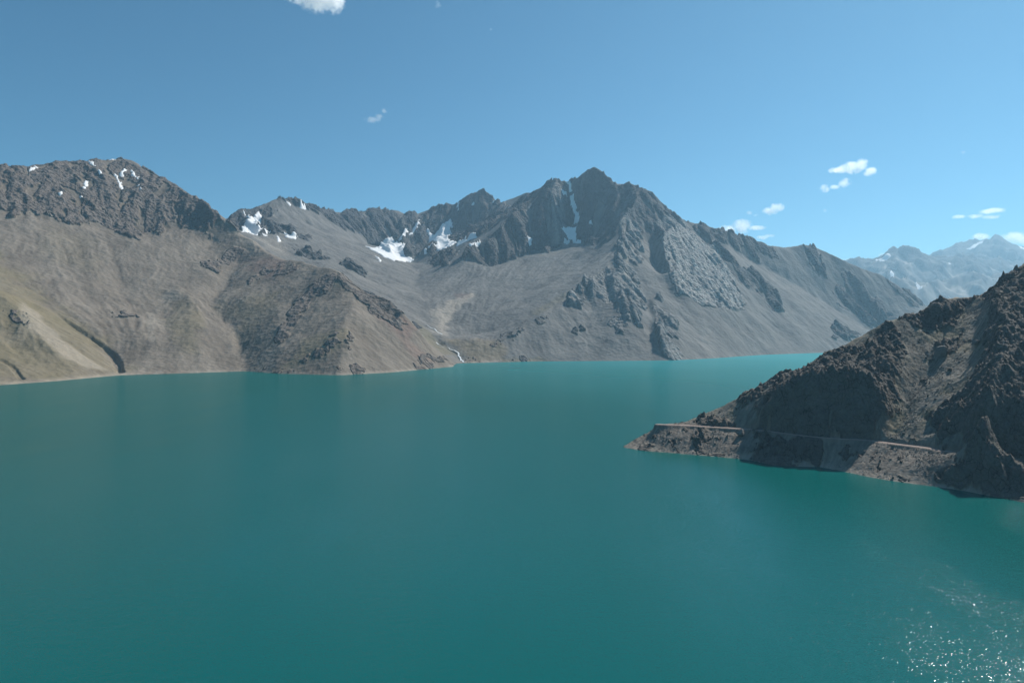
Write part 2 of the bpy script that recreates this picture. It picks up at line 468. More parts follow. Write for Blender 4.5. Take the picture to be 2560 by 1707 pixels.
# main peak
MC = [(1345, 486, 5560), (1355, 468, 5420), (1369, 451, 5340), (1387, 446, 5300), (1405, 455, 5280), (1416, 456, 5290), (1425, 451, 5270), (1445, 441, 5240), (1458, 427, 5220), (1471, 418, 5210), (1488, 413, 5200), (1504, 424, 5190), (1518, 440, 5180),
      (1541, 460, 5160), (1551, 458, 5140), (1571, 460, 5100), (1594, 473, 5050), (1617, 471, 5010), (1634, 480, 4990), (1650, 503, 4970), (1670, 529, 4960), (1694, 542, 4960), (1717, 554, 4970), (1740, 558, 4990)]
RC = [(1740, 558, 4990), (1757, 559, 5010), (1776, 567, 5030), (1801, 581, 5060), (1830, 577, 5100), (1852, 587, 5130), (1883, 598, 5160), (1921, 613, 5220), (1971, 618, 5320), (1996, 613, 5370), (2012, 611, 5400), (2034, 613, 5400), (2072, 630, 5400), (2116, 652, 5400),
      (2160, 671, 5400), (2198, 683, 5400), (2229, 702, 5400), (2261, 724, 5400), (2292, 745, 5400), (2317, 762, 5400), (2400, 815, 5450), (2480, 858, 5450), (2560, 880, 5400)]
L(PEAK, *MC); L(RIDGE, *RC)
G.line([(at(*p)[0] * 1.15, p[2] * 1.15, at(*p)[2] * 0.55) for p in MC[8:]], PEAK)
G.line([(at(*p)[0] * 1.15, p[2] * 1.15, max(-60, at(*p)[2] * 0.5)) for p in RC[:-3]], RIDGE)
L(PEAK, (1355, 468, 5400), (1312, 516, 5120), (1286, 539, 5000), (1259, 562, 4900), (1226, 589, 4800), (1199, 606, 4740), (1180, 625, 4690), (1140, 648, 4620), (1105, 668, 4580))
L(PEAK, (1175, 655, 4590), (1231, 664, 4640), (1265, 655, 4680), (1299, 645, 4730), (1332, 626, 4820), (1372, 629, 4840), (1398, 612, 4900), (1451, 606, 4900), (1498, 615, 4720))
L(PEAK, (1384, 450, 5290), (1380, 500, 5090), (1386, 550, 4980), (1388, 600, 4890))
L(PEAK, (1416, 458, 5290), (1432, 500, 5220), (1446, 545, 5120), (1432, 585, 4990), (1440, 604, 4920))
L(PEAK, (1496, 440, 5170), (1500, 500, 5060), (1490, 560, 4950), (1475, 604, 4890))
L(PEAK, (1617, 472, 5010), (1590, 520, 4800), (1572, 545, 4660), (1558, 566, 4540), (1550, 610, 4340), (1544, 645, 4200), (1560, 690, 3950), (1565, 731, 3700), (1568, 780, 3480), (1571, 826, 3330))
L(PEAK, (1545, 640, 4210), (1491, 685, 3950), (1431, 725, 3750), (1408, 758, 3600), (1339, 798, 3400), (1270, 840, 3220), (1243, 862, 3130))
L(PEAK, (1440, 650, 4450), (1330, 710, 4080), (1240, 770, 3700), (1200, 815, 3450))
L(PEAK, (1480, 760, 3660), (1470, 830, 3360), (1465, 890, 3150))
L(PEAK, (1640, 560, 4700), (1622, 600, 4580), (1636, 650, 4400), (1658, 700, 4170))
LS(PEAK, (1662, 705, .475), (1700, 760, .45), (1750, 830, .42), (1785, 885, .35))
L(PEAK, (1672, 560, 4700), (1654, 598, 4440), (1662, 640, 4270), (1675, 680, 4110), (1690, 714, 3970))
G.line([at(1690, 714, 3970)] + [Sl(*p) for p in ((1757, 757, .50), (1800, 766, .50), (1862, 772, .50))], PEAK)
LS(RIDGE, (1741, 589, .515), (1789, 624, .51), (1830, 690, .51), (1861, 760, .505))
L(PEAK, (1585, 694, 4060), (1605, 730, 3880), (1620, 765, 3720), (1622, 830, 3420), (1625, 880, 3210))
L(PEAK, (1634, 742, 3790), (1648, 790, 3540), (1659, 839, 3350), (1674, 873, 3235), (1688, 899, 3160))
LS(RIDGE, (1757, 583, .515), (1801, 643, .535), (1883, 684, .52), (1946, 735, .50), (1977, 750, .48), (2072, 797, .44), (2150, 838, .36), (2220, 868, .26))
L(RIDGE, (1850, 640, 5020), (1950, 690, 5040), (2060, 755, 5010), (2160, 820, 4930), (2230, 860, 4800))
LS(RIDGE, (1870, 720, .485), (1920, 790, .465), (1960, 850, .43))
L(RIDGE, (2030, 640, 5310), (2080, 700, 5220), (2140, 770, 5130), (2200, 830, 5030))
lake_mask = (YY < Dg) | ((pxg > 2560) & (YY < 5300))
lk = np.where(pxg > 2560, -60, np.maximum(-60, -0.5 * (Dg - YY)))
G.fix(lake_mask, lk)
fb = np.zeros(G.sum.shape, bool); fb[-2:, :] = True
G.fix(fb, np.full(G.sum.shape, 250.0))
G.solve()
ZB = blur(G.Z, 1, 1)
GYg, GXg = np.gradient(blur(ZB, 3, 2), G.h)

# who owns which ground: distance to each mountain's own lines, on a coarse grid
cs = 10
cx, cy = np.meshgrid(G.X[::cs], G.Y[::cs])
own = []
for k in range(5):
    P = np.concatenate([q for o, q in G.lines if o == k]).astype(f32)[::3]
    d = np.full(cx.shape, 1e9, f32)
    for c in range(0, len(P), 200):
        q = P[c:c + 200]
        d = np.minimum(d, np.hypot(cx[..., None] - q[:, 0], cy[..., None] - q[:, 1]).min(-1))
    own.append(blur(d.astype(f32), 1, 2))
class _CG: pass
cg = Grid.__new__(Grid); cg.x0, cg.y0, cg.h = G.x0, G.y0, G.h * cs; cg.nx, cg.ny = cx.shape[1], cx.shape[0]

rows = [1480.0]
while rows[-1] < 7200: rows.append(rows[-1] + (4.4 + max(0, rows[-1] - 2200) * 0.0006 if rows[-1] < 5560 else (7.5 if rows[-1] < 6640 else 22)))
cols = np.concatenate([np.arange(-620, -20, 9), np.arange(-20, 2420, 2.4), np.arange(2420, 2960, 9)])
T = Lattice(cols, rows)
X0, Y0 = T.Xv, T.Yv
wx = fbm(X0, Y0, 260, 4, 0.5, 3) * 16; wy = fbm(X0, Y0, 260, 4, 0.5, 11) * 16
damp = sstep(0, 90, G.sample(ZB, X0, Y0))
X, Y = X0 + wx * damp, Y0 + wy * damp
zb = G.sample(ZB, X, Y)
T.Z = zb; T.finish()
gxv, gyv = G.sample(GXg, X, Y), G.sample(GYg, X, Y)
wn1 = fbm(X0, Y0, 150, 5, 0.6, 21); wn2 = fbm(X0, Y0, 38, 3, 0.6, 121)
ROCKS = [
    ([(-640, 380), (-300, 400), (0, 410), (311, 390), (358, 418), (467, 485), (552, 535), (580, 562), (535, 580), (505, 578), (450, 566), (400, 572), (330, 590), (260, 566), (200, 556), (150, 566), (120, 540), (60, 528), (0, 516), (-300, 520), (-640, 540)], 26, 85),
    ([(521, 668), (545, 640), (585, 615), (620, 622), (600, 640), (560, 662), (548, 682)], 10, 30),
    ([(761, 722), (787, 690), (813, 681), (836, 684), (869, 697), (917, 729), (943, 744), (976, 752), (995, 778), (1044, 817), (996, 817), (950, 791), (917, 762), (872, 736), (836, 732), (790, 748), (760, 770), (700, 850), (684, 845), (720, 812)], 10, 34),
    ([(667, 680), (690, 668), (720, 655), (750, 655), (748, 672), (715, 688), (670, 694)], 10, 28),
    ([(640, 700), (652, 695), (660, 706), (648, 712)], 6, 10), ([(615, 700), (640, 692), (650, 712), (622, 715)], 8, 20),
    ([(745, 905), (770, 890), (815, 880), (812, 896), (780, 907), (750, 918)], 8, 24),
    ([(1040, 900), (1075, 890), (1110, 896), (1140, 912), (1140, 920), (1080, 924), (1045, 926)], 8, 20),
    ([(700, 922), (760, 925), (850, 922), (900, 928), (900, 940), (690, 940), (640, 934), (640, 924)], 6, 22),
    ([(840, 835), (880, 830), (900, 850), (870, 870), (845, 862)], 8, 34),
    ([(771, 500), (846, 525), (934, 512), (1028, 536), (1113, 505), (1209, 465), (1252, 500), (1345, 478), (1300, 525), (1200, 592), (1150, 606), (1080, 628), (1020, 640), (960, 630), (925, 612), (905, 584), (860, 572), (820, 550), (780, 525)], 16, 34),
    ([(576, 545), (596, 529), (641, 514), (674, 497), (690, 522), (672, 545), (730, 570), (775, 592), (770, 604), (700, 580), (660, 588), (610, 578)], 16, 30),
    ([(700, 490), (771, 502), (810, 525), (790, 530), (730, 512)], 12, 24),
    ([(855, 638), (880, 650), (910, 670), (914, 694), (890, 682), (862, 662)], 12, 30), ([(740, 620), (790, 625), (830, 650), (780, 648), (745, 640)], 12, 34),
    ([(1070, 642), (1090, 625), (1125, 613), (1138, 640), (1115, 664), (1085, 662)], 12, 24),
    ([(1339, 480), (1369, 445), (1425, 445), (1488, 412), (1551, 452), (1617, 466), (1655, 500), (1720, 550), (1745, 585), (1700, 565), (1655, 600), (1620, 575), (1598, 590), (1560, 566), (1540, 590), (1498, 617), (1451, 606), (1398, 614), (1372, 632), (1332, 624), (1300, 642), (1262, 657), (1232, 666), (1190, 652), (1150, 650), (1180, 622), (1259, 559), (1312, 512)], 16, 26),
    ([(1558, 556), (1590, 600), (1600, 640), (1590, 690), (1622, 765), (1606, 772), (1598, 832), (1571, 836), (1545, 832), (1528, 804), (1537, 770), (1512, 752), (1490, 732), (1445, 768), (1415, 764), (1440, 722), (1490, 688), (1530, 655), (1545, 610)], 12, 26),
    ([(1630, 736), (1652, 745), (1692, 800), (1702, 832), (1690, 850), (1708, 880), (1704, 902), (1652, 902), (1645, 860), (1638, 800)], 12, 24),
    ([(1757, 580), (1801, 636), (1830, 656), (1883, 680), (1910, 700), (1945, 738), (1957, 772), (1930, 774), (1908, 748), (1880, 722), (1850, 704), (1806, 668)], 12, 26),
    ([(1745, 550), (1801, 575), (1850, 584), (1925, 611), (1942, 642), (1890, 642), (1850, 622), (1800, 608), (1760, 594)], 16, 40),
    ([(1998, 620), (2032, 617), (2050, 650), (2072, 690), (2110, 720), (2150, 770), (2205, 802), (2180, 818), (2150, 802), (2100, 752), (2060, 702), (2040, 662), (2004, 642)], 16, 40),
    ([(2105, 676), (2150, 706), (2200, 756), (2235, 792), (2200, 792), (2150, 752), (2110, 712)], 14, 40),
    ([(2215, 698), (2260, 722), (2310, 760), (2290, 766), (2240, 730)], 12, 36),
    ([(1225, 862), (1250, 835), (1300, 812), (1310, 822), (1270, 850), (1245, 872)], 8, 22), ([(1335, 800), (1365, 792), (1370, 802), (1345, 812)], 6, 14),
    ([(1420, 830), (1450, 815), (1462, 825), (1440, 835)], 6, 12), ([(1258, 905), (1290, 890), (1350, 898), (1380, 905), (1330, 908)], 6, 24),
    ([(1155, 904), (1160, 890), (1180, 888), (1205, 904), (1190, 910)], 6, 14), ([(2085, 815), (2140, 830), (2150, 845), (2080, 850)], 12, 30),
    ([(0, 770), (50, 780), (60, 800), (0, 800), (-60, 790)], 8, 24), ([(280, 780), (350, 785), (350, 795), (282, 792)], 6, 20),
]
SLAB = [(1654, 600), (1672, 572), (1700, 562), (1741, 589), (1789, 624), (1834, 690), (1864, 757), (1862, 776), (1800, 768), (1757, 762), (1694, 738), (1674, 700), (1662, 650)]
G1 = gully(X, Y, gxv, gyv, 170, 3, 0.55, 1.9, 1)
G2n = gully(X, Y, gxv, gyv, 130, 2, 0.6, 1.9, 5, 2.0, 0.25)
rock = np.zeros(zb.shape, f32); ramp_r = np.zeros(zb.shape, f32)
steep = np.sqrt(gxv ** 2 + gyv ** 2)
for pix, e, w in ROCKS:
    m_ = T.poly_mask(pix, e, wn1 * w + G1 * w * 0.9)
    if e <= 8: m_ = m_ * sstep(-0.35, 0.25, wn2 + 0.4 * G2n)
    rock = np.maximum(rock, m_); ramp_r = np.maximum(ramp_r, m_ * (1.0 if e > 10 else 0.42))
slab = T.poly_mask(SLAB, 14, wn1 * 14)
rock = np.maximum(rock, slab)
pale_lit_rock = np.zeros(zb.shape, f32)  # pale grey crags, with the brightness of their sunlit faces painted into the colour
for pix in ([(1548, 560), (1600, 585), (1625, 640), (1600, 690), (1630, 765), (1600, 835), (1540, 835), (1525, 800), (1535, 770), (1420, 770), (1440, 715), (1535, 650)], [(1630, 736), (1652, 745), (1692, 800), (1702, 832), (1690, 850), (1708, 880), (1704, 902), (1652, 902), (1645, 860), (1638, 800)],
            [(1372, 470), (1410, 470), (1408, 600), (1380, 620), (1372, 560)], [(1640, 560), (1720, 556), (1745, 590), (1700, 600), (1650, 600)]):
    pale_lit_rock = np.maximum(pale_lit_rock, T.poly_mask(pix, 20, wn1 * 20))
# scree runs up between the crags along the gullies
rock = np.clip(rock * sstep(-0.75, -0.25, G1 + 0.5 * wn1 + slab), 0, 1)
brown = sstep(-350, 250, np.minimum.reduce([cg.sample(own[k], X, Y) for k in (2, 3, 4)]) - np.minimum(cg.sample(own[0], X, Y), cg.sample(own[1], X, Y)))
R1 = ridged(X, Y, 120, 5, 0.55, 41); R2 = fbm(X, Y, 42, 4, 0.62, 51)
terr = np.abs(((zb + wn1 * 14 + 8 * R2) / 30.0) % 1.0 - 0.5) * 2
ramp_ = sstep(2, 70, zb)
G4 = gully(X, Y, gxv, gyv, 110, 2, 0.6, 1.9, 14, 3.6, 0.0); CB = cells(X + 8 * R2, Y + 8 * R2, 38, 3) * 7 * (0.55 + 0.45 * brown) + cells(X, Y, 15, 4) * 3
G0 = gully(X, Y, gxv, gyv, 300, 2, 0.5, 1.8, 9)
zr = ((13 + 14 * (1 - brown)) * G1 + 34 * (1 - brown) * G0) * (1 - 0.7 * slab) + (3.0 + 3.0 * wn1) * G2n + (5 + 4 * brown) * (R1 - 0.75) * (1 - 0.5 * slab) + 3 * R2 + 5 * (terr - 0.5) + CB * (1 - 0.85 * slab) * (1.15 - 0.15 * brown)
GS = gully(X, Y, gxv + 0.35 * gyv, gyv - 0.35 * gxv, 140, 2, 0.7, 1.8, 19, 3.0, 0.1)
zr += slab * (5 * GS + 4 * R2 + 4 * cells(X, Y, 22, 23))
smod = 0.25 + 0.75 * sstep(-0.5, 0.6, fbm(X, Y, 420, 3, 0.5, 111)); zs = 3.0 * G1 + (1.3 * G2n + 0.5 * G4) * smod + 1.1 * fbm(X, Y, 90, 4, 0.5, 61)
# the crest lines keep their surveyed outline: less roughness right on them
gx2, gy2 = np.meshgrid(G.X[::2], G.Y[::2]); dc = np.full(gx2.shape, 1e9, f32)
for line in (CL, [at(*p) for p in MC], [at(*p) for p in RC], [at(*p) for p in CC]):
    Q = np.array(line, f32)[:, :2]
    for a_, b_ in zip(Q[:-1], Q[1:]):
        lo, hi = np.minimum(a_, b_) - 160, np.maximum(a_, b_) + 160
        i0, i1 = np.searchsorted(G.X[::2], (lo[0], hi[0])); j0, j1 = np.searchsorted(G.Y[::2], (lo[1], hi[1]))
        sx_, sy_ = gx2[j0:j1, i0:i1], gy2[j0:j1, i0:i1]; e_ = b_ - a_
        t_ = np.clip(((sx_ - a_[0]) * e_[0] + (sy_ - a_[1]) * e_[1]) / (e_ @ e_ + 1e-6), 0, 1)
        dc[j0:j1, i0:i1] = np.minimum(dc[j0:j1, i0:i1], np.hypot(sx_ - a_[0] - e_[0] * t_, sy_ - a_[1] - e_[1] * t_))
cg2 = Grid.__new__(Grid); cg2.x0, cg2.y0, cg2.h = G.x0, G.y0, G.h * 2; cg2.nx, cg2.ny = gx2.shape[1], gx2.shape[0]
dcl = cg2.sample(np.minimum(dc, 999).astype(f32), X, Y)
zr = zr * (0.5 + 0.5 * sstep(0, 90, dcl)) + np.exp(-(dcl / 45) ** 2) * (13 - 8 * brown) * (ridged(X, Y, 62, 3, 0.6, 141) - 0.55 + 0.5 * R2)
edge_lift = sstep(0.05, 0.6, rock) * 9 * ramp_r
z = zb + rock * np.maximum(ramp_r, slab) * zr * (0.25 + 0.75 * ramp_) + (1 - rock) * zs * ramp_ + edge_lift * ramp_
z += sstep(-3, 10, zb) * 1.2 * fbm(X, Y, 30, 3, 0.6, 81)
# incised stream trenches on the left shore
def trench(pts, width, depth):
    global z
    P = np.array([T.hit(*p)[:2] for p in pts], f32)
    d = np.full(X0.shape, 1e9, f32); tt = np.zeros(X0.shape, f32)
    lo, hi = P.min(0) - 200, P.max(0) + 200
    sel = np.nonzero((X0 > lo[0]) & (X0 < hi[0]) & (Y0 > lo[1]) & (Y0 < hi[1]))
    x, y = X0[sel], Y0[sel]; dd = np.full(x.shape, 1e9, f32); ti = np.zeros(x.shape, f32)
    for i, (a, b) in enumerate(zip(P[:-1], P[1:])):
        e = b - a; t = np.clip(((x - a[0]) * e[0] + (y - a[1]) * e[1]) / (e @ e + 1e-6), 0, 1)
        q = np.hypot(x - a[0] - e[0] * t, y - a[1] - e[1] * t); m = q < dd
        dd = np.where(m, q, dd); ti = np.where(m, (i + t) / (len(P) - 1), ti)
    prof = sstep(width, width * 0.35, dd + 3 * wn1[sel]) * depth * sstep(0, 0.35, ti)
    z[sel] -= prof
    m = np.zeros(X0.shape, f32); m[sel] = sstep(width * 1.3, width * .5, dd); return m
tr1 = trench([(120, 770), (148, 793), (185, 815), (220, 838), (254, 862), (280, 887), (292, 905), (300, 930)], 17, 15)
tr2 = trench([(-60, 890), (0, 901), (25, 912), (40, 930), (52, 946)], 9, 7)
T.Z = z; T.finish()

brown = np.maximum(brown, 0.9 * T.poly_mask([(1110, 848), (1240, 846), (1265, 870), (1260, 904), (1170, 906), (1150, 884)], 20, wn1 * 30))
veg = np.zeros(z.shape, f32)
for pix, e, w, a in [
    ([(-640, 600), (0, 640), (100, 730), (160, 790), (250, 845), (300, 925), (300, 940), (0, 970), (-640, 1010)], 60, 60, 0.7),
    ([(430, 760), (470, 740), (500, 790), (490, 880), (450, 880), (430, 820)], 25, 40, 0.45),
    ([(690, 930), (760, 850), (850, 820), (900, 815), (880, 850), (800, 900), (740, 930)], 30, 40, 0.55),
    ([(560, 760), (700, 730), (640, 860), (600, 880)], 40, 50, 0.3), ([(840, 700), (880, 715), (870, 735), (830, 725)], 15, 30, 0.4),
    ([(1120, 850), (1240, 850), (1260, 900), (1170, 905)], 30, 50, 0.4), ([(1040, 800), (1090, 850), (1150, 885), (1130, 888), (1080, 862), (1030, 815)], 12, 10, 0.6),
    ([(1340, 790), (1500, 680), (1530, 660), (1460, 690), (1330, 780)], 20, 30, 0.35), ([(1250, 895), (1350, 895), (1400, 905), (1250, 910)], 10, 20, 0.5),
    ([(130, 560), (260, 600), (240, 680), (120, 640)], 60, 60, 0.2)]:
    veg = np.maximum(veg, a * T.poly_mask(pix, e, wn1 * w))
red = np.zeros(z.shape, f32)
for pix, e, w, a in [([(600, 640), (660, 640), (740, 670), (700, 700), (620, 680)], 40, 50, 0.4), ([(930, 745), (1000, 780), (1050, 830), (1020, 850), (960, 800)], 30, 40, 0.45),
                     ([(980, 820), (1040, 870), (1090, 905), (1040, 900)], 25, 30, 0.35), ([(1140, 735), (1180, 732), (1190, 745), (1150, 755)], 20, 20, 0.35)]:
    red = np.maximum(red, a * T.poly_mask(pix, e, wn1 * w))
pale = np.zeros(z.shape, f32)
for pix, e, w, a in [([(1085, 790), (1120, 752), (1185, 731), (1195, 742), (1150, 768), (1122, 800), (1118, 838), (1095, 832)], 14, 20, 0.6),
                     ([(60, 760), (100, 800), (150, 845), (200, 890), (260, 925), (220, 925), (150, 885), (100, 840), (60, 790)], 14, 20, 0.45), ([(1545, 600), (1570, 600), (1575, 680), (1560, 720), (1548, 690)], 10, 20, 0.4),  # first outline here paints the sunlit flank of the low left ridge pale
                     ([(370, 780), (388, 778), (392, 850), (380, 868), (366, 840)], 10, 22, 0.35), ([(395, 720), (430, 715), (470, 745), (440, 750)], 25, 40, 0.25),
                     ([(1075, 775), (1140, 745), (1185, 735), (1150, 770), (1120, 800), (1115, 840), (1085, 830)], 20, 25, 0.35),
                     ([(560, 545), (600, 580), (660, 620), (640, 622), (590, 590)], 20, 20, 0.35), ([(640, 590), (700, 600), (730, 640), (690, 635)], 30, 30, 0.3)]:
    pale = np.maximum(pale, a * T.poly_mask(pix, e, wn1 * w))
ring = sstep(11, 3, z + 3 * wn1) * (0.35 + 0.4 * sstep(1300, 1250, 0 * z + 0) ) * (1 - 0.6 * rock)
pale = np.maximum(pale, 0.55 * ring * (0.2 + 0.8 * brown) * sstep(-0.5, 0.4, wn1 + 0.2))
streak = np.clip(0.5 * G1 + (0.65 * G2n + 0.6 * G4) * smod + 0.5 * wn1, -1.6, 1.6) * (1 - slab) + slab * np.clip(1.1 * GS + 0.5 * wn2, -1.6, 1.6)
attrs = dict(rock=rock, veg=veg * (1 - 0.7 * rock), brown=brown, pale=pale, streak=streak, red=red, slab=np.maximum(slab, 0.6 * pale_lit_rock))
dist = np.stack([cg.sample(o, X0, Y0) for o in own])
owner = dist.argmin(0)
nr, nc = z.shape
idx = np.arange(nr * nc, dtype=np.int32).reshape(nr, nc)
def lattice_objects(Tl, zz, owner, names, mat, attrs, zmin=-10):
    nr, nc = zz.shape; idx = np.arange(nr * nc, dtype=np.int32).reshape(nr, nc)
    quads = np.stack([idx[:-1, :-1], idx[:-1, 1:], idx[1:, 1:], idx[1:, :-1]], -1).reshape(-1, 4)
    zm = np.maximum.reduce([zz[:-1, :-1], zz[:-1, 1:], zz[1:, 1:], zz[1:, :-1]]).ravel()
    oc = owner[:-1, :-1].ravel(); res = {}
    V = np.stack([Tl.Xv, Tl.Yv, zz], -1).reshape(-1, 3)
    for k, (nm, lab) in names.items():
        q = quads[(oc == k) & (zm > zmin)]
        if not len(q): continue
        u, inv = np.unique(q, return_inverse=True)
        o = new_obj(nm, V[u], inv.reshape(-1, 4), mat, {a: v.ravel()[u] for a, v in attrs.items()})
        res[k] = struct(o, lab)
    return res
MT = lattice_objects(T, z, owner, {
    BROWN: ("brown_mountain", "broad brown scree mountain with dark crags and a flat snow-flecked top"),
    SPUR: ("brown_spur", "brown rocky spur running down to a point at the water"),
    CIRQUE: ("cirque_headwall", "grey cirque ridge with snowfields above a hanging valley"),
    PEAK: ("rocky_peak", "jagged dark grey main peak with a snow couloir and scree fans"),
    RIDGE: ("scree_ridge", "long grey scree ridge sloping down beside the main peak")}, M_FAR, attrs)

# snow lying in the gullies and bowls
SNOW = [
    (BROWN, [(204, 494), (212, 475), (210, 459), (216, 452), (226, 452), (224, 466), (216, 478), (208, 493)]), (BROWN, [(292, 440), (299, 444), (303, 454), (311, 460), (309, 473), (301, 469), (297, 457)]),
    (BROWN, [(76, 424), (103, 419), (93, 428), (76, 430)]), (BROWN, [(151, 483), (162, 476), (162, 486), (155, 488)]), (BROWN, [(304, 441), (316, 425), (320, 430), (309, 443)]),
    (BROWN, [(332, 427), (342, 437), (344, 443), (334, 439)]), (BROWN, [(349, 459), (358, 467), (357, 474), (350, 467)]), (BROWN, [(248, 427), (259, 433), (256, 439)]), (BROWN, [(274, 398), (297, 396), (290, 401)]),
    (BROWN, [(228, 405), (236, 408), (241, 416), (233, 412)]), (BROWN, [(342, 446), (352, 443), (349, 450)]),
    (CIRQUE, [(610, 577), (618, 557), (624, 547), (616, 531), (630, 544), (638, 544), (648, 532), (654, 544), (645, 564), (654, 570), (674, 572), (666, 580)]),
    (CIRQUE, [(712, 581), (729, 587), (745, 593), (740, 599), (716, 594)]), (CIRQUE, [(692, 590), (700, 595), (706, 605), (696, 606)]), (CIRQUE, [(656, 582), (670, 590), (666, 592), (656, 587)]),
    (CIRQUE, [(925, 618), (944, 622), (957, 617), (963, 605), (980, 599), (987, 609), (1002, 608), (1010, 612), (1006, 622), (1004, 638), (1030, 646), (1015, 651), (983, 648), (963, 640), (945, 630)]),
    (CIRQUE, [(998, 604), (1014, 570), (1022, 568), (1016, 584), (1006, 606)]), (CIRQUE, [(1025, 588), (1043, 554), (1050, 548), (1047, 565), (1032, 585)]),
    (CIRQUE, [(1074, 577), (1090, 590), (1109, 568), (1129, 563), (1125, 583), (1120, 593), (1137, 606), (1123, 614), (1106, 620), (1093, 614), (1086, 600)]),
    (CIRQUE, [(1138, 609), (1165, 592), (1192, 585), (1194, 594), (1168, 604), (1145, 616)]), (CIRQUE, [(1173, 613), (1201, 601), (1201, 608), (1180, 616)]), (CIRQUE, [(1050, 636), (1067, 621), (1094, 618), (1067, 629)]),
    (CIRQUE, [(752, 507), (766, 511), (766, 518), (754, 516)]), (CIRQUE, [(718, 504), (726, 507), (730, 516), (722, 514)]), (CIRQUE, [(940, 640), (954, 650), (950, 656), (944, 650)]), (CIRQUE, [(1100, 628), (1118, 624), (1122, 632), (1104, 634)]),
    (CIRQUE, [(1142, 508), (1148, 508), (1147, 528), (1143, 524)]), (CIRQUE, [(1178, 515), (1186, 505), (1188, 510), (1180, 520)]), (CIRQUE, [(1228, 497), (1240, 492), (1242, 502), (1230, 505)]),
    (PEAK, [(1412, 454), (1430, 459), (1429, 474), (1417, 466)]), (PEAK, [(1402, 474), (1415, 480), (1418, 494), (1407, 490)]),
    (PEAK, [(1423, 492), (1430, 496), (1442, 533), (1448, 543), (1443, 562), (1435, 560), (1436, 539), (1427, 513)]), (PEAK, [(1404, 571), (1428, 573), (1441, 566), (1436, 586), (1443, 597), (1432, 603), (1421, 597), (1414, 586)]),
    (PEAK, [(1407, 598), (1426, 601), (1419, 610), (1406, 612)]), (PEAK, [(1435, 610), (1452, 603), (1457, 610)]), (PEAK, [(1319, 591), (1328, 599), (1326, 615), (1320, 606)]), (PEAK, [(1470, 550), (1480, 548), (1480, 562), (1472, 562)]),
]
snow_blur = np.maximum(blur(z, 3, 2), z * 0.35 + 0.65 * blur(z, 2, 1))
jag = fbm(X0, Y0, 34, 4, 0.65, 91) * 11
for k, pix in SNOW:
    c0 = np.array(pix, float).mean(0); big = len(pix) > 8
    pix = [tuple(c0 + (np.array(p) - c0) * (1.16 if big and k == CIRQUE else 1.0)) for p in pix]
    P = np.array([T.hit(*p)[:2] for p in pix], f32)
    m = plan_mask(X0, Y0, P, 9 if k != PEAK else 6, jag if k != PEAK else 0.4 * jag)
    ii, jj = np.nonzero(m > 0.02)
    if len(ii) < 4: continue
    a, b, c, d = max(ii.min() - 1, 0), ii.max() + 2, max(jj.min() - 1, 0), jj.max() + 2
    ms = m[a:b, c:d]
    zs_ = np.maximum(snow_blur[a:b, c:d], z[a:b, c:d] - 5 + 8 * ms) + 2.5 * ms - 14 * (1 - sstep(0.1, 0.75, ms))
    r_, c_ = ms.shape
    ix = np.arange(r_ * c_).reshape(r_, c_)
    q = np.stack([ix[:-1, :-1], ix[:-1, 1:], ix[1:, 1:], ix[1:, :-1]], -1).reshape(-1, 4)
    mm = np.maximum.reduce([ms[:-1, :-1], ms[:-1, 1:], ms[1:, 1:], ms[1:, :-1]]).ravel()
    q = q[mm > 0.05]
    if not len(q): continue
    u, inv = np.unique(q, return_inverse=True)
    V = np.stack([X0[a:b, c:d], Y0[a:b, c:d], zs_], -1).reshape(-1, 3)[u]
    new_obj("snow_patch", V, inv.reshape(-1, 4), M_SNOW, parent=MT[k])

# ------------------------------------------------------------------ distant ranges
E = Grid(1500, 19000, 8400, 24500, 60.0)
def LE(owner, *pts): E.line([at(*p) for p in pts], owner)
FA = [(1950, 760, 10200), (2100, 730, 10500), (2200, 702, 10800), (2232, 697, 11000), (2267, 694, 11100), (2300, 705, 11000), (2318, 712, 10900)]
FA2 = [(2318, 712, 11600), (2353, 697, 11700), (2404, 683, 11800), (2440, 686, 11900), (2473, 690, 11900), (2540, 682, 12000), (2650, 670, 12000), (2900, 640, 12200)]
FB = [(1850, 700, 15000), (2000, 672, 14900), (2080, 660, 14800), (2112, 653, 14700), (2146, 655, 14600), (2167, 648, 14500), (2184, 651, 14400), (2215, 634, 14300), (2239, 618, 14200), (2249, 619, 14200), (2260, 623, 14200), (2277, 620, 14200), (2301, 623, 14200), (2329, 634, 14300), (2360, 644, 14300)]
FB2 = [(2360, 646, 14600), (2384, 640, 14700), (2421, 639, 14700), (2473, 645, 14700), (2525, 654, 14700), (2560, 661, 14700), (2700, 650, 14800), (2900, 665, 15000)]
FC = [(2240, 640, 18500), (2315, 629, 18500), (2353, 626, 18500), (2387, 613, 18500), (2410, 604, 18500), (2425, 600, 18500), (2439, 606, 18500), (2470, 596, 18500), (2485, 592, 18500), (2497, 591, 18500), (2518, 603, 18500), (2542, 613, 18500), (2560, 620, 18500), (2620, 640, 18500), (2900, 620, 19000)]
LE(0, *FA); LE(0, *FA2); LE(1, *FB); LE(1, *FB2); LE(2, *FC)
def foot(line, k, kz, add=0):
    E.line([(at(*p)[0] * k, p[2] * k, at(*p)[2] * kz + add) for p in line], 9)
foot(FA, 0.86, 0.25); foot(FA2, 0.86, 0.25); foot(FA, 1.12, 0.5); foot(FA2, 1.1, 0.55); foot(FB, 1.13, 0.55); foot(FB2, 1.12, 0.55); foot(FC, 1.13, 0.5)
LE(1, (2329, 634, 14300), (2310, 660, 13600), (2290, 690, 12900)); LE(1, (2239, 618, 14200), (2225, 660, 13400), (2215, 690, 12700)); LE(1, (2421, 640, 14700), (2440, 665, 13700), (2450, 680, 13000))
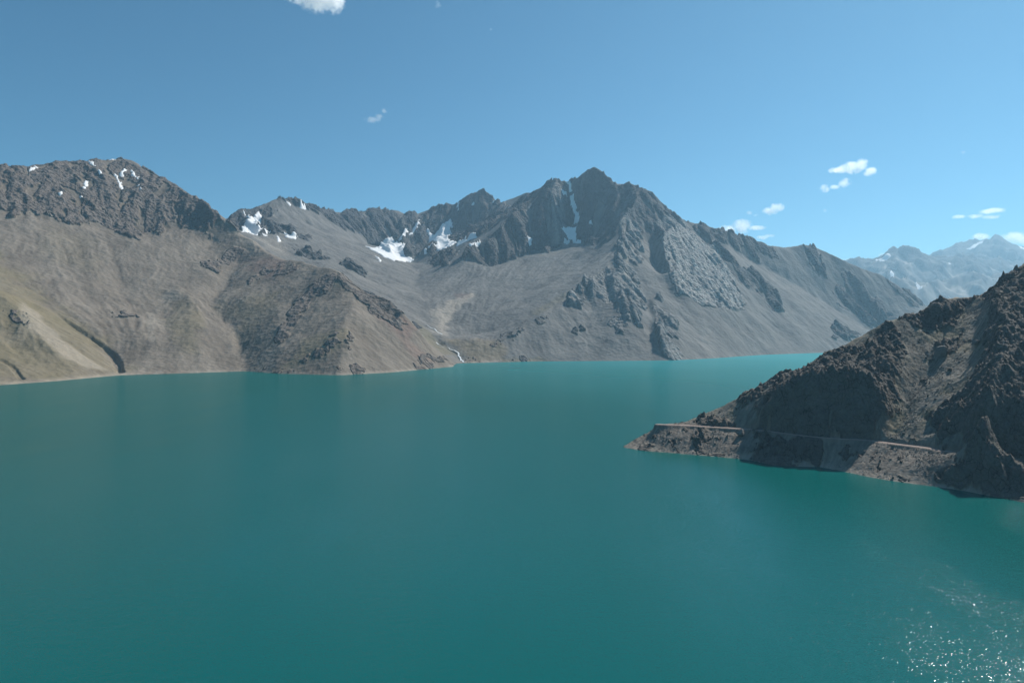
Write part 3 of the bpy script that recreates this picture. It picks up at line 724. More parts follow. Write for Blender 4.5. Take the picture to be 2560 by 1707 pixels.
LE(1, (2384, 640, 14700), (2360, 668, 13600), (2345, 690, 12900)); LE(2, (2497, 591, 18500), (2470, 620, 17200), (2440, 638, 16000)); LE(2, (2497, 591, 18500), (2530, 625, 17000), (2560, 645, 16000))
fb = np.zeros(E.sum.shape, bool); fb[0] = True; fb[-1] = True
E.fix(fb, np.full(E.sum.shape, 0.0)); E.solve()
EG = blur(E.Z, 1, 1); EGy, EGx = np.gradient(blur(EG, 2, 2), E.h)
TE = Lattice(np.arange(1960, 2900, 2.6), np.arange(8700, 21500, 44))
XE, YE = TE.Xv, TE.Yv
xe, ye = XE + fbm(XE, YE, 1100, 4, 0.5, 5) * 60, YE + fbm(XE, YE, 1100, 4, 0.5, 9) * 60
ze = E.sample(EG, xe, ye); gxe, gye = E.sample(EGx, xe, ye), E.sample(EGy, xe, ye)
ge = gully(xe, ye, gxe, gye, 900, 4, 0.55, 1.9, 2)
fe = fbm(xe, ye, 500, 5, 0.55, 15); re = ridged(xe, ye, 700, 5, 0.55, 25)
up = sstep(60, 700, ze)
zE = ze + up * (70 * ge + 55 * fe + 70 * (re - 0.7))
TE.Z = zE; TE.finish()
ow = np.where(YE < 12650 + 200 * fe, 0, np.where(YE < 16300, 1, 2))
rkE = sstep(0.0, 0.5, 0.9 * ge + 0.5 * fe + sstep(700, 1700, zE) - 0.35)
aE = dict(rock=rkE, veg=0 * ze, brown=0.25 + 0 * ze, pale=sstep(0.3, 1.0, -ge + fe) * 0.7, streak=np.clip(ge + fe, -1.5, 1.5), red=0 * ze, slab=0 * ze)
ME = lattice_objects(TE, zE, ow, {0: ("distant_foothills", "hazy blue foothills in front of the distant ranges"),
                                  1: ("distant_mountains", "pale blue distant range with scree chutes"),
                                  2: ("distant_summit", "faint rounded summit with a snow saddle on the farthest range")}, M_FAR, aE, -200)
for k, pix in [(2, [(2415, 622), (2432, 612), (2446, 605), (2452, 609), (2436, 618), (2420, 627)]), (1, [(2190, 650), (2215, 636), (2225, 640), (2205, 654)]), (2, [(2540, 612), (2562, 618), (2562, 626), (2548, 622)]),
               (0, [(2288, 712), (2294, 714), (2299, 722), (2293, 720)]), (1, [(2228, 681), (2232, 684), (2233, 694), (2226, 690)]), (1, [(2370, 658), (2384, 660), (2382, 666), (2374, 664)])]:
    P = np.array([TE.hit(*p)[:2] for p in pix], f32)
    m = plan_mask(XE, YE, P, 50, fe * 40)
    q_, j_ = np.nonzero(m > 0.03)
    if len(q_) < 3: continue
    a, b, c, d = max(q_.min() - 1, 0), q_.max() + 2, max(j_.min() - 1, 0), j_.max() + 2
    ms = m[a:b, c:d]; zz = zE[a:b, c:d] + 16 * ms - 6
    r_, c_ = ms.shape; ix = np.arange(r_ * c_).reshape(r_, c_)
    new_obj("snow_patch", np.stack([XE[a:b, c:d], YE[a:b, c:d], zz], -1).reshape(-1, 3), np.stack([ix[:-1, :-1], ix[:-1, 1:], ix[1:, 1:], ix[1:, :-1]], -1).reshape(-1, 4), M_SNOW, parent=ME[k])

# ------------------------------------------------------------------ rocky headland with the track
N = Grid(60, 1500, 380, 1500, 2.0)
def LN(*pts): N.line([at(*p) for p in pts], 0)
NSH = [(1553, 1117), (1605, 1127), (1670, 1131), (1748, 1138), (1822, 1144), (1878, 1150), (1930, 1163), (1995, 1167), (2052, 1167), (2104, 1177), (2169, 1192), (2234, 1203), (2321, 1214), (2407, 1225), (2480, 1240), (2560, 1256), (2750, 1300), (3100, 1380)]
NS = np.array([at_z(p[0], p[1], 0) for p in NSH])
N.line(NS, 0)
N.line([(x * 0.955, y * 0.955, -22) for x, y, z_ in NS], 0)
N.line([(x * 0.8, y * 0.8, -60) for x, y, z_ in NS], 0)
NCR = [(1553, 1117, 859), (1605, 1088, 870), (1670, 1060, 873), (1713, 1056, 878), (1748, 1040, 883), (1800, 1016, 886), (1865, 980, 887), (1909, 960, 887), (1930, 941, 887), (1965, 922, 887), (1978, 927, 887), (2004, 930, 887), (2030, 912, 887), (2052, 893, 887),
       (2069, 876, 882), (2104, 867, 884), (2147, 841, 886), (2190, 819, 888), (2216, 802, 888), (2268, 784, 900), (2286, 793, 904), (2312, 771, 908), (2342, 750, 908), (2399, 739, 908), (2420, 743, 908), (2459, 739, 904), (2472, 724, 900), (2507, 687, 898), (2560, 663, 897),
       (2640, 600, 900), (2800, 500, 905), (3000, 430, 910)]
LN(*NCR)
NC = np.array([at(*p) for p in NCR])
N.line([(x * 1.02 + 25, y * 1.02 + 20 + zc * 1.25, -8) for x, y, zc in NC], 0)
N.line([(x * 1.04 + 25, y * 1.04 + 40 + zc * 1.6, -60) for x, y, zc in NC], 0)
N.line([(62, y, -60) for y in range(390, 1480, 20)], 0)
N.line([(x, 1480, -60) for x in range(62, 1500, 20)], 0)
ROADPX = [(1655, 1061), (1670, 1060.5), (1713, 1062), (1778, 1066), (1843, 1070), (1900, 1074.5), (1974, 1084), (2039, 1091.5), (2104, 1096), (2147, 1098), (2190, 1102), (2255, 1110.6), (2316, 1118), (2364, 1127), (2451, 1136), (2560, 1147), (2700, 1166), (2950, 1205)]
RZ = 28.0
RP = np.array([at_z(p[0], p[1], RZ) for p in ROADPX])
RP[0] = (RP[0][0] - 4, RP[0][1] + 6, RZ)
# smooth track centreline
def catmull(P, n):
    out = []
    Q = np.vstack([2 * P[0] - P[1], P, 2 * P[-1] - P[-2]])
    for i in range(1, len(Q) - 2):
        for t in np.linspace(0, 1, n, endpoint=False):
            a, b, c, d = Q[i - 1:i + 3]
            out.append(0.5 * ((2 * b) + (c - a) * t + (2 * a - 5 * b + 4 * c - d) * t * t + (3 * b - a - 3 * c + d) * t ** 3))
    out.append(P[-1]); return np.array(out)
RC_ = catmull(RP, 8)
N.line(RC_, 0)
# cliff above the track and the bench on top of it
LN((1905, 1010, 822), (1930, 985, 818), (1960, 958, 814), (2010, 934, 806), (2080, 920, 796), (2135, 915, 788), (2175, 930, 776), (2195, 970, 762), (2182, 1030, 750), (2165, 1075, 744))
LN((2110, 872, 878), (2170, 870, 850), (2220, 880, 826), (2228, 930, 800))
# scree gully
LN((2425, 748, 900), (2400, 782, 886), (2350, 850, 848), (2300, 930, 809), (2250, 1020, 768), (2225, 1088, 739))
LN((2300, 800, 888), (2270, 850, 858), (2262, 900, 826))
# crag under the crest
LN((2290, 796, 896), (2320, 778, 892), (2350, 760, 888), (2395, 752, 888), (2412, 765, 890))
LN((2300, 812, 884), (2345, 806, 878), (2385, 800, 878))
# big buttress that throws the shade
LN((2472, 724, 893), (2488, 742, 835), (2500, 780, 790), (2492, 840, 748), (2488, 900, 706), (2475, 960, 674), (2462, 1020, 652), (2450, 1075, 634))
LN((2560, 700, 850), (2600, 760, 790), (2620, 840, 730), (2600, 950, 680), (2600, 1080, 632))
LN((2455, 770, 868), (2442, 850, 818), (2412, 930, 770), (2378, 1010, 728), (2340, 1085, 704))
N.solve()
NZ = blur(N.Z, 1, 2); NGy, NGx = np.gradient(blur(NZ, 3, 2), N.h)
TN = Lattice(np.concatenate([np.arange(1500, 1540, 4), np.arange(1540, 2580, 1.55), np.arange(2580, 3000, 5)]), np.concatenate([np.arange(520, 905, 0.95), np.arange(905, 1330, 5)]))
XN, YN = TN.Xv, TN.Yv
d0 = sstep(0, 14, N.sample(NZ, XN, YN))
xw, yw = XN + d0 * fbm(XN, YN, 60, 4, 0.5, 7) * 5, YN + d0 * fbm(XN, YN, 60, 4, 0.5, 17) * 5
zn = N.sample(NZ, xw, yw); gxn, gyn = N.sample(NGx, xw, yw), N.sample(NGy, xw, yw)
TN.Z = zn; TN.finish()
w1 = fbm(XN, YN, 30, 5, 0.6, 27)
rn = np.zeros(zn.shape, f32)
for pix, e, w in [
    ([(1895, 1072), (1890, 1020), (1925, 975), (1945, 930), (1975, 916), (2010, 925), (2050, 888), (2100, 868), (2150, 870), (2190, 830), (2215, 805), (2240, 830), (2262, 870), (2275, 905), (2250, 960), (2245, 990), (2215, 1050), (2195, 1092), (2150, 1093), (2040, 1088), (1974, 1081)], 4, 9),
    ([(2240, 800), (2270, 778), (2345, 745), (2400, 733), (2425, 745), (2412, 775), (2390, 800), (2380, 825), (2345, 830), (2310, 812), (2285, 818), (2262, 800)], 3, 8),
    ([(2340, 855), (2360, 850), (2390, 845), (2410, 820), (2400, 850), (2385, 880), (2350, 885)], 2.5, 5),
    ([(2462, 735), (2510, 680), (2600, 640), (2900, 560), (2900, 1100), (2600, 1140), (2440, 1128), (2420, 1090), (2385, 1070), (2390, 1000), (2430, 940), (2450, 880), (2468, 820), (2462, 770)], 4, 9),
    ([(2330, 1040), (2395, 990), (2430, 950), (2440, 990), (2410, 1060), (2350, 1110)], 3, 8),
    ([(1722, 1056), (1750, 1042), (1800, 1050), (1830, 1060), (1830, 1068), (1760, 1063)], 2, 6),
    ([(1880, 965), (1930, 938), (1960, 920), (1940, 950), (1900, 990), (1850, 1010), (1840, 1000)], 3, 6),
    ([(1735, 1085), (1760, 1070), (1775, 1080), (1755, 1105), (1770, 1130), (1815, 1135), (1800, 1142), (1745, 1138)], 2, 6),
    ([(1600, 1115), (1625, 1105), (1640, 1115), (1620, 1127), (1600, 1127)], 2, 5),
    ([(1890, 1150), (1900, 1085), (2040, 1096), (2065, 1105), (2045, 1165), (1990, 1166), (1930, 1162)], 3, 8),
    ([(2330, 1180), (2360, 1170), (2400, 1190), (2440, 1130), (2600, 1160), (2900, 1200), (2900, 1340), (2560, 1260), (2410, 1222), (2350, 1212)], 3, 8)]:
    rn = np.maximum(rn, TN.poly_mask(pix, e, w1 * w))
# track: distance to its centreline in plan
wl = fbm(XN, YN, 16, 4, 0.6, 131)
rn = np.maximum(rn, 0.85 * sstep(0.72, 0.9, wl + 0.5 * w1 + 0.26 * (zn < 26) - 0.12))
dr = np.full(XN.shape, 1e9, f32); hz = np.full(XN.shape, RZ, f32)
for a, b in zip(RC_[:-1], RC_[1:]):
    lo = np.minimum(a, b)[:2] - 22; hi = np.maximum(a, b)[:2] + 22
    sel = np.nonzero((XN > lo[0]) & (XN < hi[0]) & (YN > lo[1]) & (YN < hi[1]))
    e = (b - a)[:2]; t = np.clip(((XN[sel] - a[0]) * e[0] + (YN[sel] - a[1]) * e[1]) / (e @ e + 1e-6), 0, 1)
    dr[sel] = np.minimum(dr[sel], np.hypot(XN[sel] - a[0] - e[0] * t, YN[sel] - a[1] - e[1] * t))
g1 = gully(xw, yw, gxn, gyn, 34, 3, 0.55, 1.9, 3); g2 = gully(xw, yw, gxn, gyn, 12, 3, 0.6, 1.9, 8)
rn = np.clip(rn * sstep(-1.15, -0.75, g1 + 0.5 * w1), 0, 1)
r1 = ridged(xw, yw, 24, 5, 0.58, 45); r2 = fbm(xw, yw, 8, 4, 0.62, 55)
bed = np.abs(((zn + 0.45 * XN - 0.25 * YN + 2.2 * w1) / 7.0) % 1.0 - 0.5) * 2
cb = cells(xw + 1.5 * r2, yw + 1.5 * r2, 9, 6) * 4.2 + cells(xw, yw, 4.2, 7) * 2.2
g3 = gully(xw, yw, gxn, gyn, 22, 2, 0.6, 1.9, 12, 3.4, 0.0)
zrock = 2.8 * g1 + 1.5 * g2 + 2.6 * (r1 - 0.7) + 0.8 * r2 + 1.5 + cb + 1.6 * (bed - 0.5)
zscree = 0.5 * g1 + 0.28 * g2 + 0.2 * g3 + 0.3 * fbm(xw, yw, 14, 4, 0.55, 65) + 0.3 * r2 + 0.7 * np.maximum(0, cells(xw, yw, 3.2, 17) - 0.28)
amp = sstep(0.5, 14, zn)
z2 = zn + amp * (rn * zrock + (1 - rn) * zscree) + (1 - amp) * 0.5 * r2 * sstep(-2, 1, zn)
cut = sstep(6.8, 3.3, dr)
z2 = z2 * (1 - cut) + cut * (RZ - 0.35)
TN.Z = z2; TN.finish()
vn = 0.5 * sstep(-0.2, 0.8, fbm(XN, YN, 40, 4, 0.6, 75)) * (1 - rn) * sstep(25, 40, z2)
pn = sstep(6, 1, z2 + 2 * w1) * 0.35 * (1 - rn)
crestv = sstep(12, 2, np.abs(YN - np.interp(XN / YN, NC[:, 0] / NC[:, 1], NC[:, 1]))) * (1 - rn) * 0.5
bandred = np.maximum(sstep(34, 27, z2) * 0.10, 0.35 * sstep(7.5, 4, dr)); pn = np.maximum(pn, 0.15 * sstep(6.5, 3.5, dr))
aN = dict(rock=rn, veg=np.maximum(vn, crestv * 0.7), brown=0.2 + 0.45 * sstep(40, 20, z2) + 0.2 * w1, pale=np.maximum(pn, crestv * 0.4), streak=np.clip(0.4 * g1 + 0.6 * g2 + 0.6 * g3 + 0.5 * w1, -1.5, 1.5), red=bandred * (1 - 0.4 * rn), slab=0 * zn)  # brown rises low down: lighter scree colour painted in so the bank looks sunlit
HL = lattice_objects(TN, z2, np.zeros(z2.shape, int), {0: ("rocky_headland", "dark craggy headland with scree slopes jutting into the lake")}, M_NEAR, aN, -6)[0]

def near_z(x, y):
    D = np.clip(y, TN.D[0], TN.D[-1]); i = int(np.clip(np.searchsorted(TN.D, D) - 1, 0, len(TN.D) - 2))
    px = 1280 + FPX * x / D; j = int(np.clip(np.searchsorted(TN.px, px) - 1, 0, len(TN.px) - 2))
    a = (D - TN.D[i]) / (TN.D[i + 1] - TN.D[i]); b = (px - TN.px[j]) / (TN.px[j + 1] - TN.px[j])
    return float((z2[i, j] * (1 - b) + z2[i, j + 1] * b) * (1 - a) + (z2[i + 1, j] * (1 - b) + z2[i + 1, j + 1] * b) * a)

# gravel track
def track_material():
    t = NT("pink_gravel"); n_ = t.noise(0.35, 5, 0.65); w_ = t.noise(1.4, 3, 0.6)
    c = t.mix(n_, (0.27, 0.195, 0.165), (0.37, 0.285, 0.245)); t.link(t.mix(t.math('MULTIPLY', w_, 0.4), c, (0.22, 0.17, 0.15)), t.p.inputs["Base Color"])
    t.p.inputs["Roughness"].default_value = 0.95; t.link(t.bump(w_, 0.15, 0.6), t.p.inputs["Normal"]); return t.m
V, F = [], []
offs = (-2.7, -1.7, 0.0, 1.7, 2.7); hs = (-0.45, 0.02, 0.08, 0.02, -0.45)
for i, p in enumerate(RC_):
    a = RC_[max(i - 1, 0)]; b = RC_[min(i + 1, len(RC_) - 1)]; t = (b - a)[:2]; t /= np.hypot(*t)
    wv = 1 + 0.12 * math.sin(i * 0.9) + 0.1 * math.sin(i * 2.3)
    for o_, h_ in zip(offs, hs): V.append((p[0] - t[1] * o_ * wv, p[1] + t[0] * o_ * wv, RZ + h_))
    if i:
        for k in range(4): F.append(((i - 1) * 5 + k, i * 5 + k, i * 5 + k + 1, (i - 1) * 5 + k + 1))
struct(new_obj("gravel_road", V, F, track_material()), "narrow pinkish gravel track cut across the headland")

# boulders
def boulder_mesh(name, seed, sub=2):
    import bmesh
    bm = bmesh.new(); bmesh.ops.create_icosphere(bm, subdivisions=sub, radius=1.0)
    r = random.Random(seed); cuts = []
    for _ in range(11):
        v = np.array([r.gauss(0, 1), r.gauss(0, 1), r.gauss(0, 1)]); v /= np.linalg.norm(v); cuts.append((v, r.uniform(0.55, 0.85)))
    for v in bm.verts:
        p = np.array(v.co)
        for c, d in cuts:
            k = p @ c - d
            if k > 0: p = p - c * k * 0.92
        v.co = p * (1 + 0.04 * r.uniform(-1, 1))
    me = bpy.data.meshes.new(name); bm.to_mesh(me); bm.free(); return me
def rock_material():
    t = NT("boulder_rock"); a = t.noise(0.5, 6, 0.65); b = t.noise(2.2, 4, 0.6)
    t.link(t.mix(b, t.mix(a, (0.09, 0.085, 0.08), (0.20, 0.185, 0.165)), (0.13, 0.12, 0.11)), t.p.inputs["Base Color"])
    t.p.inputs["Roughness"].default_value = 0.95; t.link(t.bump(t.math('ADD', a, b), 0.5, 0.7), t.p.inputs["Normal"]); return t.m
M_ROCK = rock_material()
BM = [boulder_mesh("boulder_shape", s, 3 if s < 2 else 2) for s in range(6)]
for me in BM:
    me.materials.append(M_ROCK)
def put_boulder(px, py, sx, sy, sz, k, rot, label, group=None, sink=0.25):
    x, y, z_ = TN.hit(px, py); x, y = float(x), float(y)
    o = bpy.data.objects.new("boulder", BM[k]); COL.objects.link(o)
    o.location = (x, y, near_z(x, y) + sz * (1 - 2 * sink)); o.scale = (sx, sy, sz); o.rotation_euler = rot
    return tag(o, label, "boulder", group)
put_boulder(1854, 1090, 5.4, 4.6, 5.6, 0, (0.2, 0.1, 0.7), "big dark boulder perched just below the edge of the gravel track", sink=0.22)
put_boulder(2352, 888, 8.5, 7.0, 9.5, 1, (0.1, -0.2, 1.9), "large rock standing in the middle of the headland scree gully", sink=0.32)
put_boulder(2442, 862, 4.2, 3.6, 4.0, 3, (0.1, 0.2, 0.5), "dark boulder beside the shaded buttress high on the scree", sink=0.3)
rr = random.Random(5)
SPOTS = [(2226, 870), (2300, 852), (2296, 856), (2320, 880), (2330, 878), (2316, 896), (2400, 905), (2412, 880), (2405, 940), (2372, 960), (2340, 1000), (2290, 1090), (2262, 1085), (2232, 1095), (2316, 1180), (2110, 1150), (2165, 1130), (2230, 1150),
         (2270, 1140), (2236, 1196), (1870, 1120), (1880, 1130), (1845, 1140), (1846, 1146), (1790, 1110), (1700, 1100), (1690, 1120), (1660, 1110), (1640, 1095), (1625, 1112), (1715, 1080), (1780, 1040), (1800, 1030), (1840, 1040), (1850, 1025), (2290, 990), (2360, 920), (2425, 912)]
for i, (a, b) in enumerate(SPOTS):
    s = rr.uniform(0.9, 2.0)
    put_boulder(a, b, s, s * rr.uniform(0.7, 1.1), s * rr.uniform(0.6, 0.9), 2 + i % 4, (rr.uniform(-.3, .3), rr.uniform(-.3, .3), rr.uniform(0, 6)), "small grey boulder lying %s" % ("in the headland scree gully above the gravel track" if b < 1100 and a > 2100 else "on the open slope above the gravel track near its bend" if b < 1056 else "on the bank between the gravel track and the lake"), "loose boulders on the headland %s" % ("gully" if b < 1100 and a > 2100 else "crest slope" if b < 1056 else "lower bank"))
# loose stones too many to count
rs = np.random.RandomState(3)
base_v = []; base_f = []
oct_v = np.array([(1, 0, 0), (-1, 0, 0), (0, 1, 0), (0, -1, 0), (0, 0, 1), (0, 0, -1)], f32)
oct_f = np.array([(0, 2, 4), (2, 1, 4), (1, 3, 4), (3, 0, 4), (2, 0, 5), (1, 2, 5), (3, 1, 5), (0, 3, 5)])
vis = np.nonzero((z2 > 0.4) & (rn < 0.55) & (dr > 4.6) & (TN.px[None, :] > 1555) & (TN.px[None, :] < 2600) & (YN < 905))
pick = rs.randint(0, len(vis[0]), 26000)
cl = fbm(XN, YN, 25, 3, 0.6, 95)[vis][pick]
pick = pick[cl + rs.randn(len(pick)) * 0.25 > 0.05]
Vs, Fs = [], []
for q in pick:
    i, j = vis[0][q], vis[1][q]
    s = 0.28 * (1 + rs.pareto(3.2)); s = min(s, 1.3)
    a = rs.rand() * 6.28; R = np.array([(math.cos(a), -math.sin(a)), (math.sin(a), math.cos(a))])
    v = oct_v * (rs.uniform(0.6, 1.25, (6, 3)) * s) ; v[:, :2] = v[:, :2] @ R.T; v[:, 2] *= 0.75
    v += (float(XN[i, j]) + rs.uniform(-.4, .4), float(YN[i, j]) + rs.uniform(-.4, .4), float(z2[i, j]) + 0.12 * s)
    Fs.append(oct_f + 6 * len(Vs)); Vs.append(v)
o = new_obj("scree_stones", np.concatenate(Vs), np.concatenate(Fs), M_ROCK, smooth=False)
o["kind"] = "stuff"; o["label"] = "loose grey stones strewn over the headland scree"; o["category"] = "stones"

# low shrubs dotted over the scree
def shrub_material():
    t = NT("dry_shrub_leaves"); n_ = t.noise(1.5, 3, 0.6); t.link(t.mix(n_, (0.05, 0.052, 0.02), (0.12, 0.11, 0.045)), t.p.inputs["Base Color"]); t.p.inputs["Roughness"].default_value = 0.9; return t.m
vis2 = np.nonzero((z2 > 30) & (rn < 0.3) & (dr > 5) & (TN.px[None, :] > 1700) & (TN.px[None, :] < 2600) & (YN < 900))
Vs, Fs, nv = [], [], 0
dens = fbm(XN, YN, 45, 3, 0.6, 105)[vis2]
for q in rs.randint(0, len(vis2[0]), 1500):
    if dens[q] + rs.randn() * 0.2 < 0.1: continue
    i, j = vis2[0][q], vis2[1][q]; r_ = rs.uniform(0.3, 0.85)
    c = np.array((float(XN[i, j]), float(YN[i, j]), float(z2[i, j])))
    for k in range(14):                       # a tuft of short twigs and leaf blades
        a = rs.rand() * 6.28; e = rs.uniform(0.25, 1.4); d = np.array((math.cos(a) * math.cos(e), math.sin(a) * math.cos(e), math.sin(e))) * r_ * rs.uniform(0.7, 1.15)
        sd_ = np.array((-math.sin(a), math.cos(a), 0)) * r_ * 0.28
        Vs.append(np.array([c - sd_ * 0.4, c + sd_ * 0.4, c + d * 0.7 + sd_, c + d])); Fs.append(np.array([(0, 1, 2, 3)]) + nv); nv += 4
o = new_obj("shrubs", np.concatenate(Vs), np.concatenate(Fs), shrub_material(), smooth=False)
o["kind"] = "stuff"; o["label"] = "low dry olive shrubs dotted over the headland scree"; o["category"] = "shrubs"

# marker post by the bend of the track
x, y, _ = at_z(1686, 1062, RZ)
def post():
    import bmesh
    bm = bmesh.new()
    bmesh.ops.create_cone(bm, segments=10, radius1=0.16, radius2=0.13, depth=2.2, cap_ends=True)
    bmesh.ops.translate(bm, verts=bm.verts, vec=(0, 0, 1.1))
    me = bpy.data.meshes.new("marker_post"); bm.to_mesh(me); bm.free()
    t = NT("weathered_post"); n_ = t.noise(3, 3, 0.6); t.link(t.mix(n_, (0.10, 0.06, 0.05), (0.17, 0.10, 0.08)), t.p.inputs["Base Color"]); me.materials.append(t.m)
    o = bpy.data.objects.new("marker_post", me); COL.objects.link(o); return o
o = post(); o.location = (x, y + 1.2, RZ - 0.3); tag(o, "thin dark marker post at the bend of the gravel track", "post")

# mountain stream
def foam_material():
    t = NT("white_water"); n_ = t.noise(0.25, 4, 0.6)
    t.link(t.mix(n_, (0.55, 0.58, 0.58), (0.78, 0.79, 0.78)), t.p.inputs["Base Color"]); t.p.inputs["Roughness"].default_value = 0.5; return t.m
M_FOAM = foam_material()
def stream(pix, w0, w1_):
    P = np.array([T.hit(*p) for p in pix], float); Q = catmull(P, 6); V, F = [], []
    def zat(x, y):
        i = int(np.clip(np.searchsorted(T.D, y), 0, len(T.D) - 1)); px = 1280 + FPX * x / y; j = int(np.clip(np.searchsorted(T.px, px), 0, len(T.px) - 1)); return float(z[max(i - 1, 0):i + 2, max(j - 1, 0):j + 2].max())
    for i, p in enumerate(Q):
        a = Q[max(i - 1, 0)]; b = Q[min(i + 1, len(Q) - 1)]; t = (b - a)[:2]; t /= np.hypot(*t) + 1e-6
        w = (w0 + (w1_ - w0) * i / len(Q)) * (1 + 0.35 * math.sin(i * 1.7)) * 0.36; zc = max(zat(p[0], p[1]), 0.2) + 0.8
        V += [(p[0] - t[1] * w, p[1] + t[0] * w, zc - .5), (p[0], p[1], zc), (p[0] + t[1] * w, p[1] - t[0] * w, zc - .5)]
        if i: F += [((i - 1) * 3 + k, i * 3 + k, i * 3 + k + 1, (i - 1) * 3 + k + 1) for k in (0, 1)]
    return V, F
allV, allF = [], []
for pix, a, b in [([(1062, 814), (1071, 817.5), (1088, 827), (1105, 838)], 4, 8), ([(1092, 857), (1097, 862), (1103, 865), (1111, 869)], 5, 5), ([(1120, 872), (1124, 875), (1132, 878), (1140, 881), (1147, 885), (1146, 891), (1152, 898), (1156, 903), (1159, 907)], 5, 13)]:
    V, F = stream(pix, a, b); allF += [tuple(k + len(allV) for k in f) for f in F]; allV += V
struct(new_obj("stream", allV, allF, M_FOAM), "white mountain stream tumbling out of the hanging valley into the lake")

# ------------------------------------------------------------------ clouds
def cloud(px, py, D, lobes, seed, dens=1.0, label="", soft=0.6):
    """lobes: (dx, dy, rx, ry) in photo pixels from (px, py)"""
    s = D / FPX; c = at(px, py, D)
    x0 = min(l[0] - l[2] for l in lobes) * 1.25; x1 = max(l[0] + l[2] for l in lobes) * 1.25
    y0 = min(l[1] - l[3] for l in lobes) * 1.3; y1 = max(l[1] + l[3] for l in lobes) * 1.3
    dep = 0.6 * max(l[2] for l in lobes) * s + 60
    t = NT("cloud_vapour"); t.n.remove(t.p)
    pv = t.new("ShaderNodeVolumePrincipled"); t.link(pv.outputs[0], t.out.inputs["Volume"])
    pv.inputs["Color"].default_value = (1, 1, 1, 1); pv.inputs["Anisotropy"].default_value = 0.6
    tc = t.new("ShaderNodeTexCoord").outputs["Object"]
    nz = t.new("ShaderNodeTexNoise"); nz.inputs["Scale"].default_value = 1 / (s * 13); nz.inputs["Detail"].default_value = 5; nz.inputs["Roughness"].default_value = 0.7
    mp = t.new("ShaderNodeMapping"); mp.inputs["Location"].default_value = (seed * 977.0, seed * 311.0, seed * 131.0); t.link(tc, mp.inputs[0]); t.link(mp.outputs[0], nz.inputs["Vector"])
    f = None
    for dx, dy, rx, ry in lobes:
        m = t.new("ShaderNodeMapping"); m.vector_type = 'POINT'
        m.inputs["Location"].default_value = (-dx / rx, 0, dy / ry); m.inputs["Scale"].default_value = (1 / (rx * s), 1 / dep, 1 / (ry * s))
        t.link(tc, m.inputs[0]); ln = t.new("ShaderNodeVectorMath", operation='LENGTH'); t.link(m.outputs[0], ln.inputs[0])
        g = t.math('SUBTRACT', 1.0, ln.outputs["Value"])
        f = g if f is None else t.math('MAXIMUM', f, g)
    h = t.math('ADD', f, t.math('MULTIPLY', t.math('SUBTRACT', nz.outputs[0], 0.53), 3.2))
    d = t.ramp(h, 0.0, soft, 0.0, 1.0); 
    inside = t.ramp(f, -0.12, 0.12, 0.0, 1.0)
    t.link(t.math('MULTIPLY', t.math('MULTIPLY', d, inside), dens * 0.085 / s), pv.inputs["Density"])
    V = [(x * s, y, -yy * s) for x in (x0, x1) for y in (-dep, dep) for yy in (y1, y0)]
    F = [(0, 1, 3, 2), (4, 6, 7, 5), (0, 4, 5, 1), (2, 3, 7, 6), (0, 2, 6, 4), (1, 5, 7, 3)]
    o = new_obj("cloud", V, F, t.m, smooth=False); o.location = c
    tag(o, label, "cloud", "small fair-weather clouds")
    t.m.cycles.volume_step_rate = 0.35 if hasattr(t.m, "cycles") and hasattr(t.m.cycles, "volume_step_rate") else 1
    return o
cloud(780, -22, 14000, [(-40, 0, 45, 22), (10, 8, 55, 42), (50, 14, 30, 38), (-5, -30, 80, 30)], 1, 1.0, "white puffy cloud high above the cirque ridge")
cloud(943, 295, 20000, [(-12, 5, 22, 9), (6, -3, 12, 8), (18, -17, 8, 7)], 2, 0.35, "thin wisp of cloud over the saddle left of the main peak", 0.6)
cloud(1095, 14, 20000, [(0, 0, 9, 11)], 3, 0.22, "faint scrap of cloud at the top of the sky", 0.6)
cloud(1227, 74, 20000, [(0, 0, 5, 5)], 4, 0.3, "tiny speck of cloud above the main peak", 0.6)
cloud(2128, 420, 24000, [(-32, 6, 26, 9), (0, 0, 30, 16), (26, -8, 14, 16), (46, 10, 18, 12)], 5, 1.0, "ragged white cloud, topmost of those above the scree ridge")
cloud(2088, 462, 24000, [(-26, 10, 16, 11), (0, 6, 18, 7), (24, -4, 16, 14)], 6, 0.7, "bow-shaped ragged cloud just below the topmost one")
cloud(1932, 523, 26000, [(-6, 5, 20, 12), (10, -4, 20, 12)], 7, 1.0, "small solid white cloud above the scree ridge")
cloud(1880, 535, 26000, [(-6, -3, 9, 6), (10, 3, 8, 5)], 8, 0.4, "two faint puffs beside the small solid cloud", 0.6)
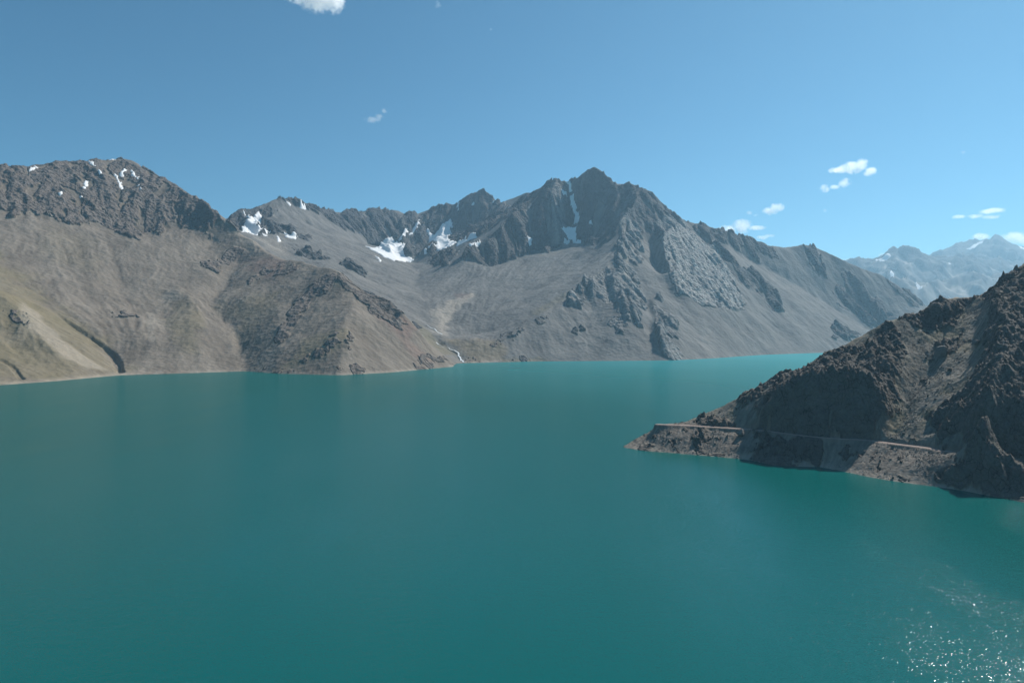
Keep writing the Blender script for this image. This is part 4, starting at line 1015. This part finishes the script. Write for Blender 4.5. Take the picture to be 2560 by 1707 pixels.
cloud(1845, 570, 30000, [(-25, 6, 30, 14), (10, -4, 26, 20), (45, 0, 24, 7)], 9, 1.0, "white cloud rising from behind the crest of the scree ridge")
cloud(1912, 592, 30000, [(-8, 2, 20, 6), (10, -2, 14, 6)], 10, 0.6, "flat small cloud low over the scree ridge")
cloud(2447, 540, 30000, [(-8, 1, 18, 6), (-50, 2, 16, 6), (22, -10, 22, 8), (44, -14, 26, 8), (30, 2, 24, 6)], 11, 0.7, "broken streak of cloud above the faint distant summit")
cloud(2545, 592, 34000, [(-8, 2, 36, 16), (25, 8, 30, 18)], 12, 0.8, "cloud hugging the right shoulder of the distant summit")
cloud(2440, 600, 34000, [(-8, 6, 26, 9), (12, -6, 26, 12)], 13, 0.8, "cloud banked behind the saddle of the distant summit")
cloud(2128, 650, 34000, [(0, 0, 18, 6), (-14, 3, 16, 5)], 14, 0.8, "low cloud peeping over the foot of the scree ridge")
cloud(2208, 637, 34000, [(0, 0, 15, 6)], 15, 0.7, "low cloud peeping over the pale distant range")
cloud(2408, 381, 24000, [(0, 0, 6, 4)], 16, 0.3, "tiny scrap of cloud high above the distant summit", 0.6)
cloud(2062, 526, 26000, [(0, 0, 6, 7)], 17, 0.2, "faint scrap of cloud right of the small solid cloud", 0.6)

# ------------------------------------------------------------------ haze
V = [(x, y, zz) for x in (-29500, 29500) for y in (-3400, 31400) for zz in (-81, 2720)]
F = [(0, 1, 3, 2), (4, 6, 7, 5), (0, 4, 5, 1), (2, 3, 7, 6), (0, 2, 6, 4), (1, 5, 7, 3)]
t = NT("mountain_air"); t.n.remove(t.p)
pv = t.new("ShaderNodeVolumePrincipled"); t.link(pv.outputs[0], t.out.inputs["Volume"])
pv.inputs["Color"].default_value = (0.48, 0.78, 1.0, 1); pv.inputs["Density"].default_value = HAZE_DENSITY; pv.inputs["Anisotropy"].default_value = 0.4
hz_o = new_obj("haze", V, F, t.m, smooth=False)
hz_o["kind"] = "stuff"; hz_o["label"] = "thin bluish haze in the mountain air"
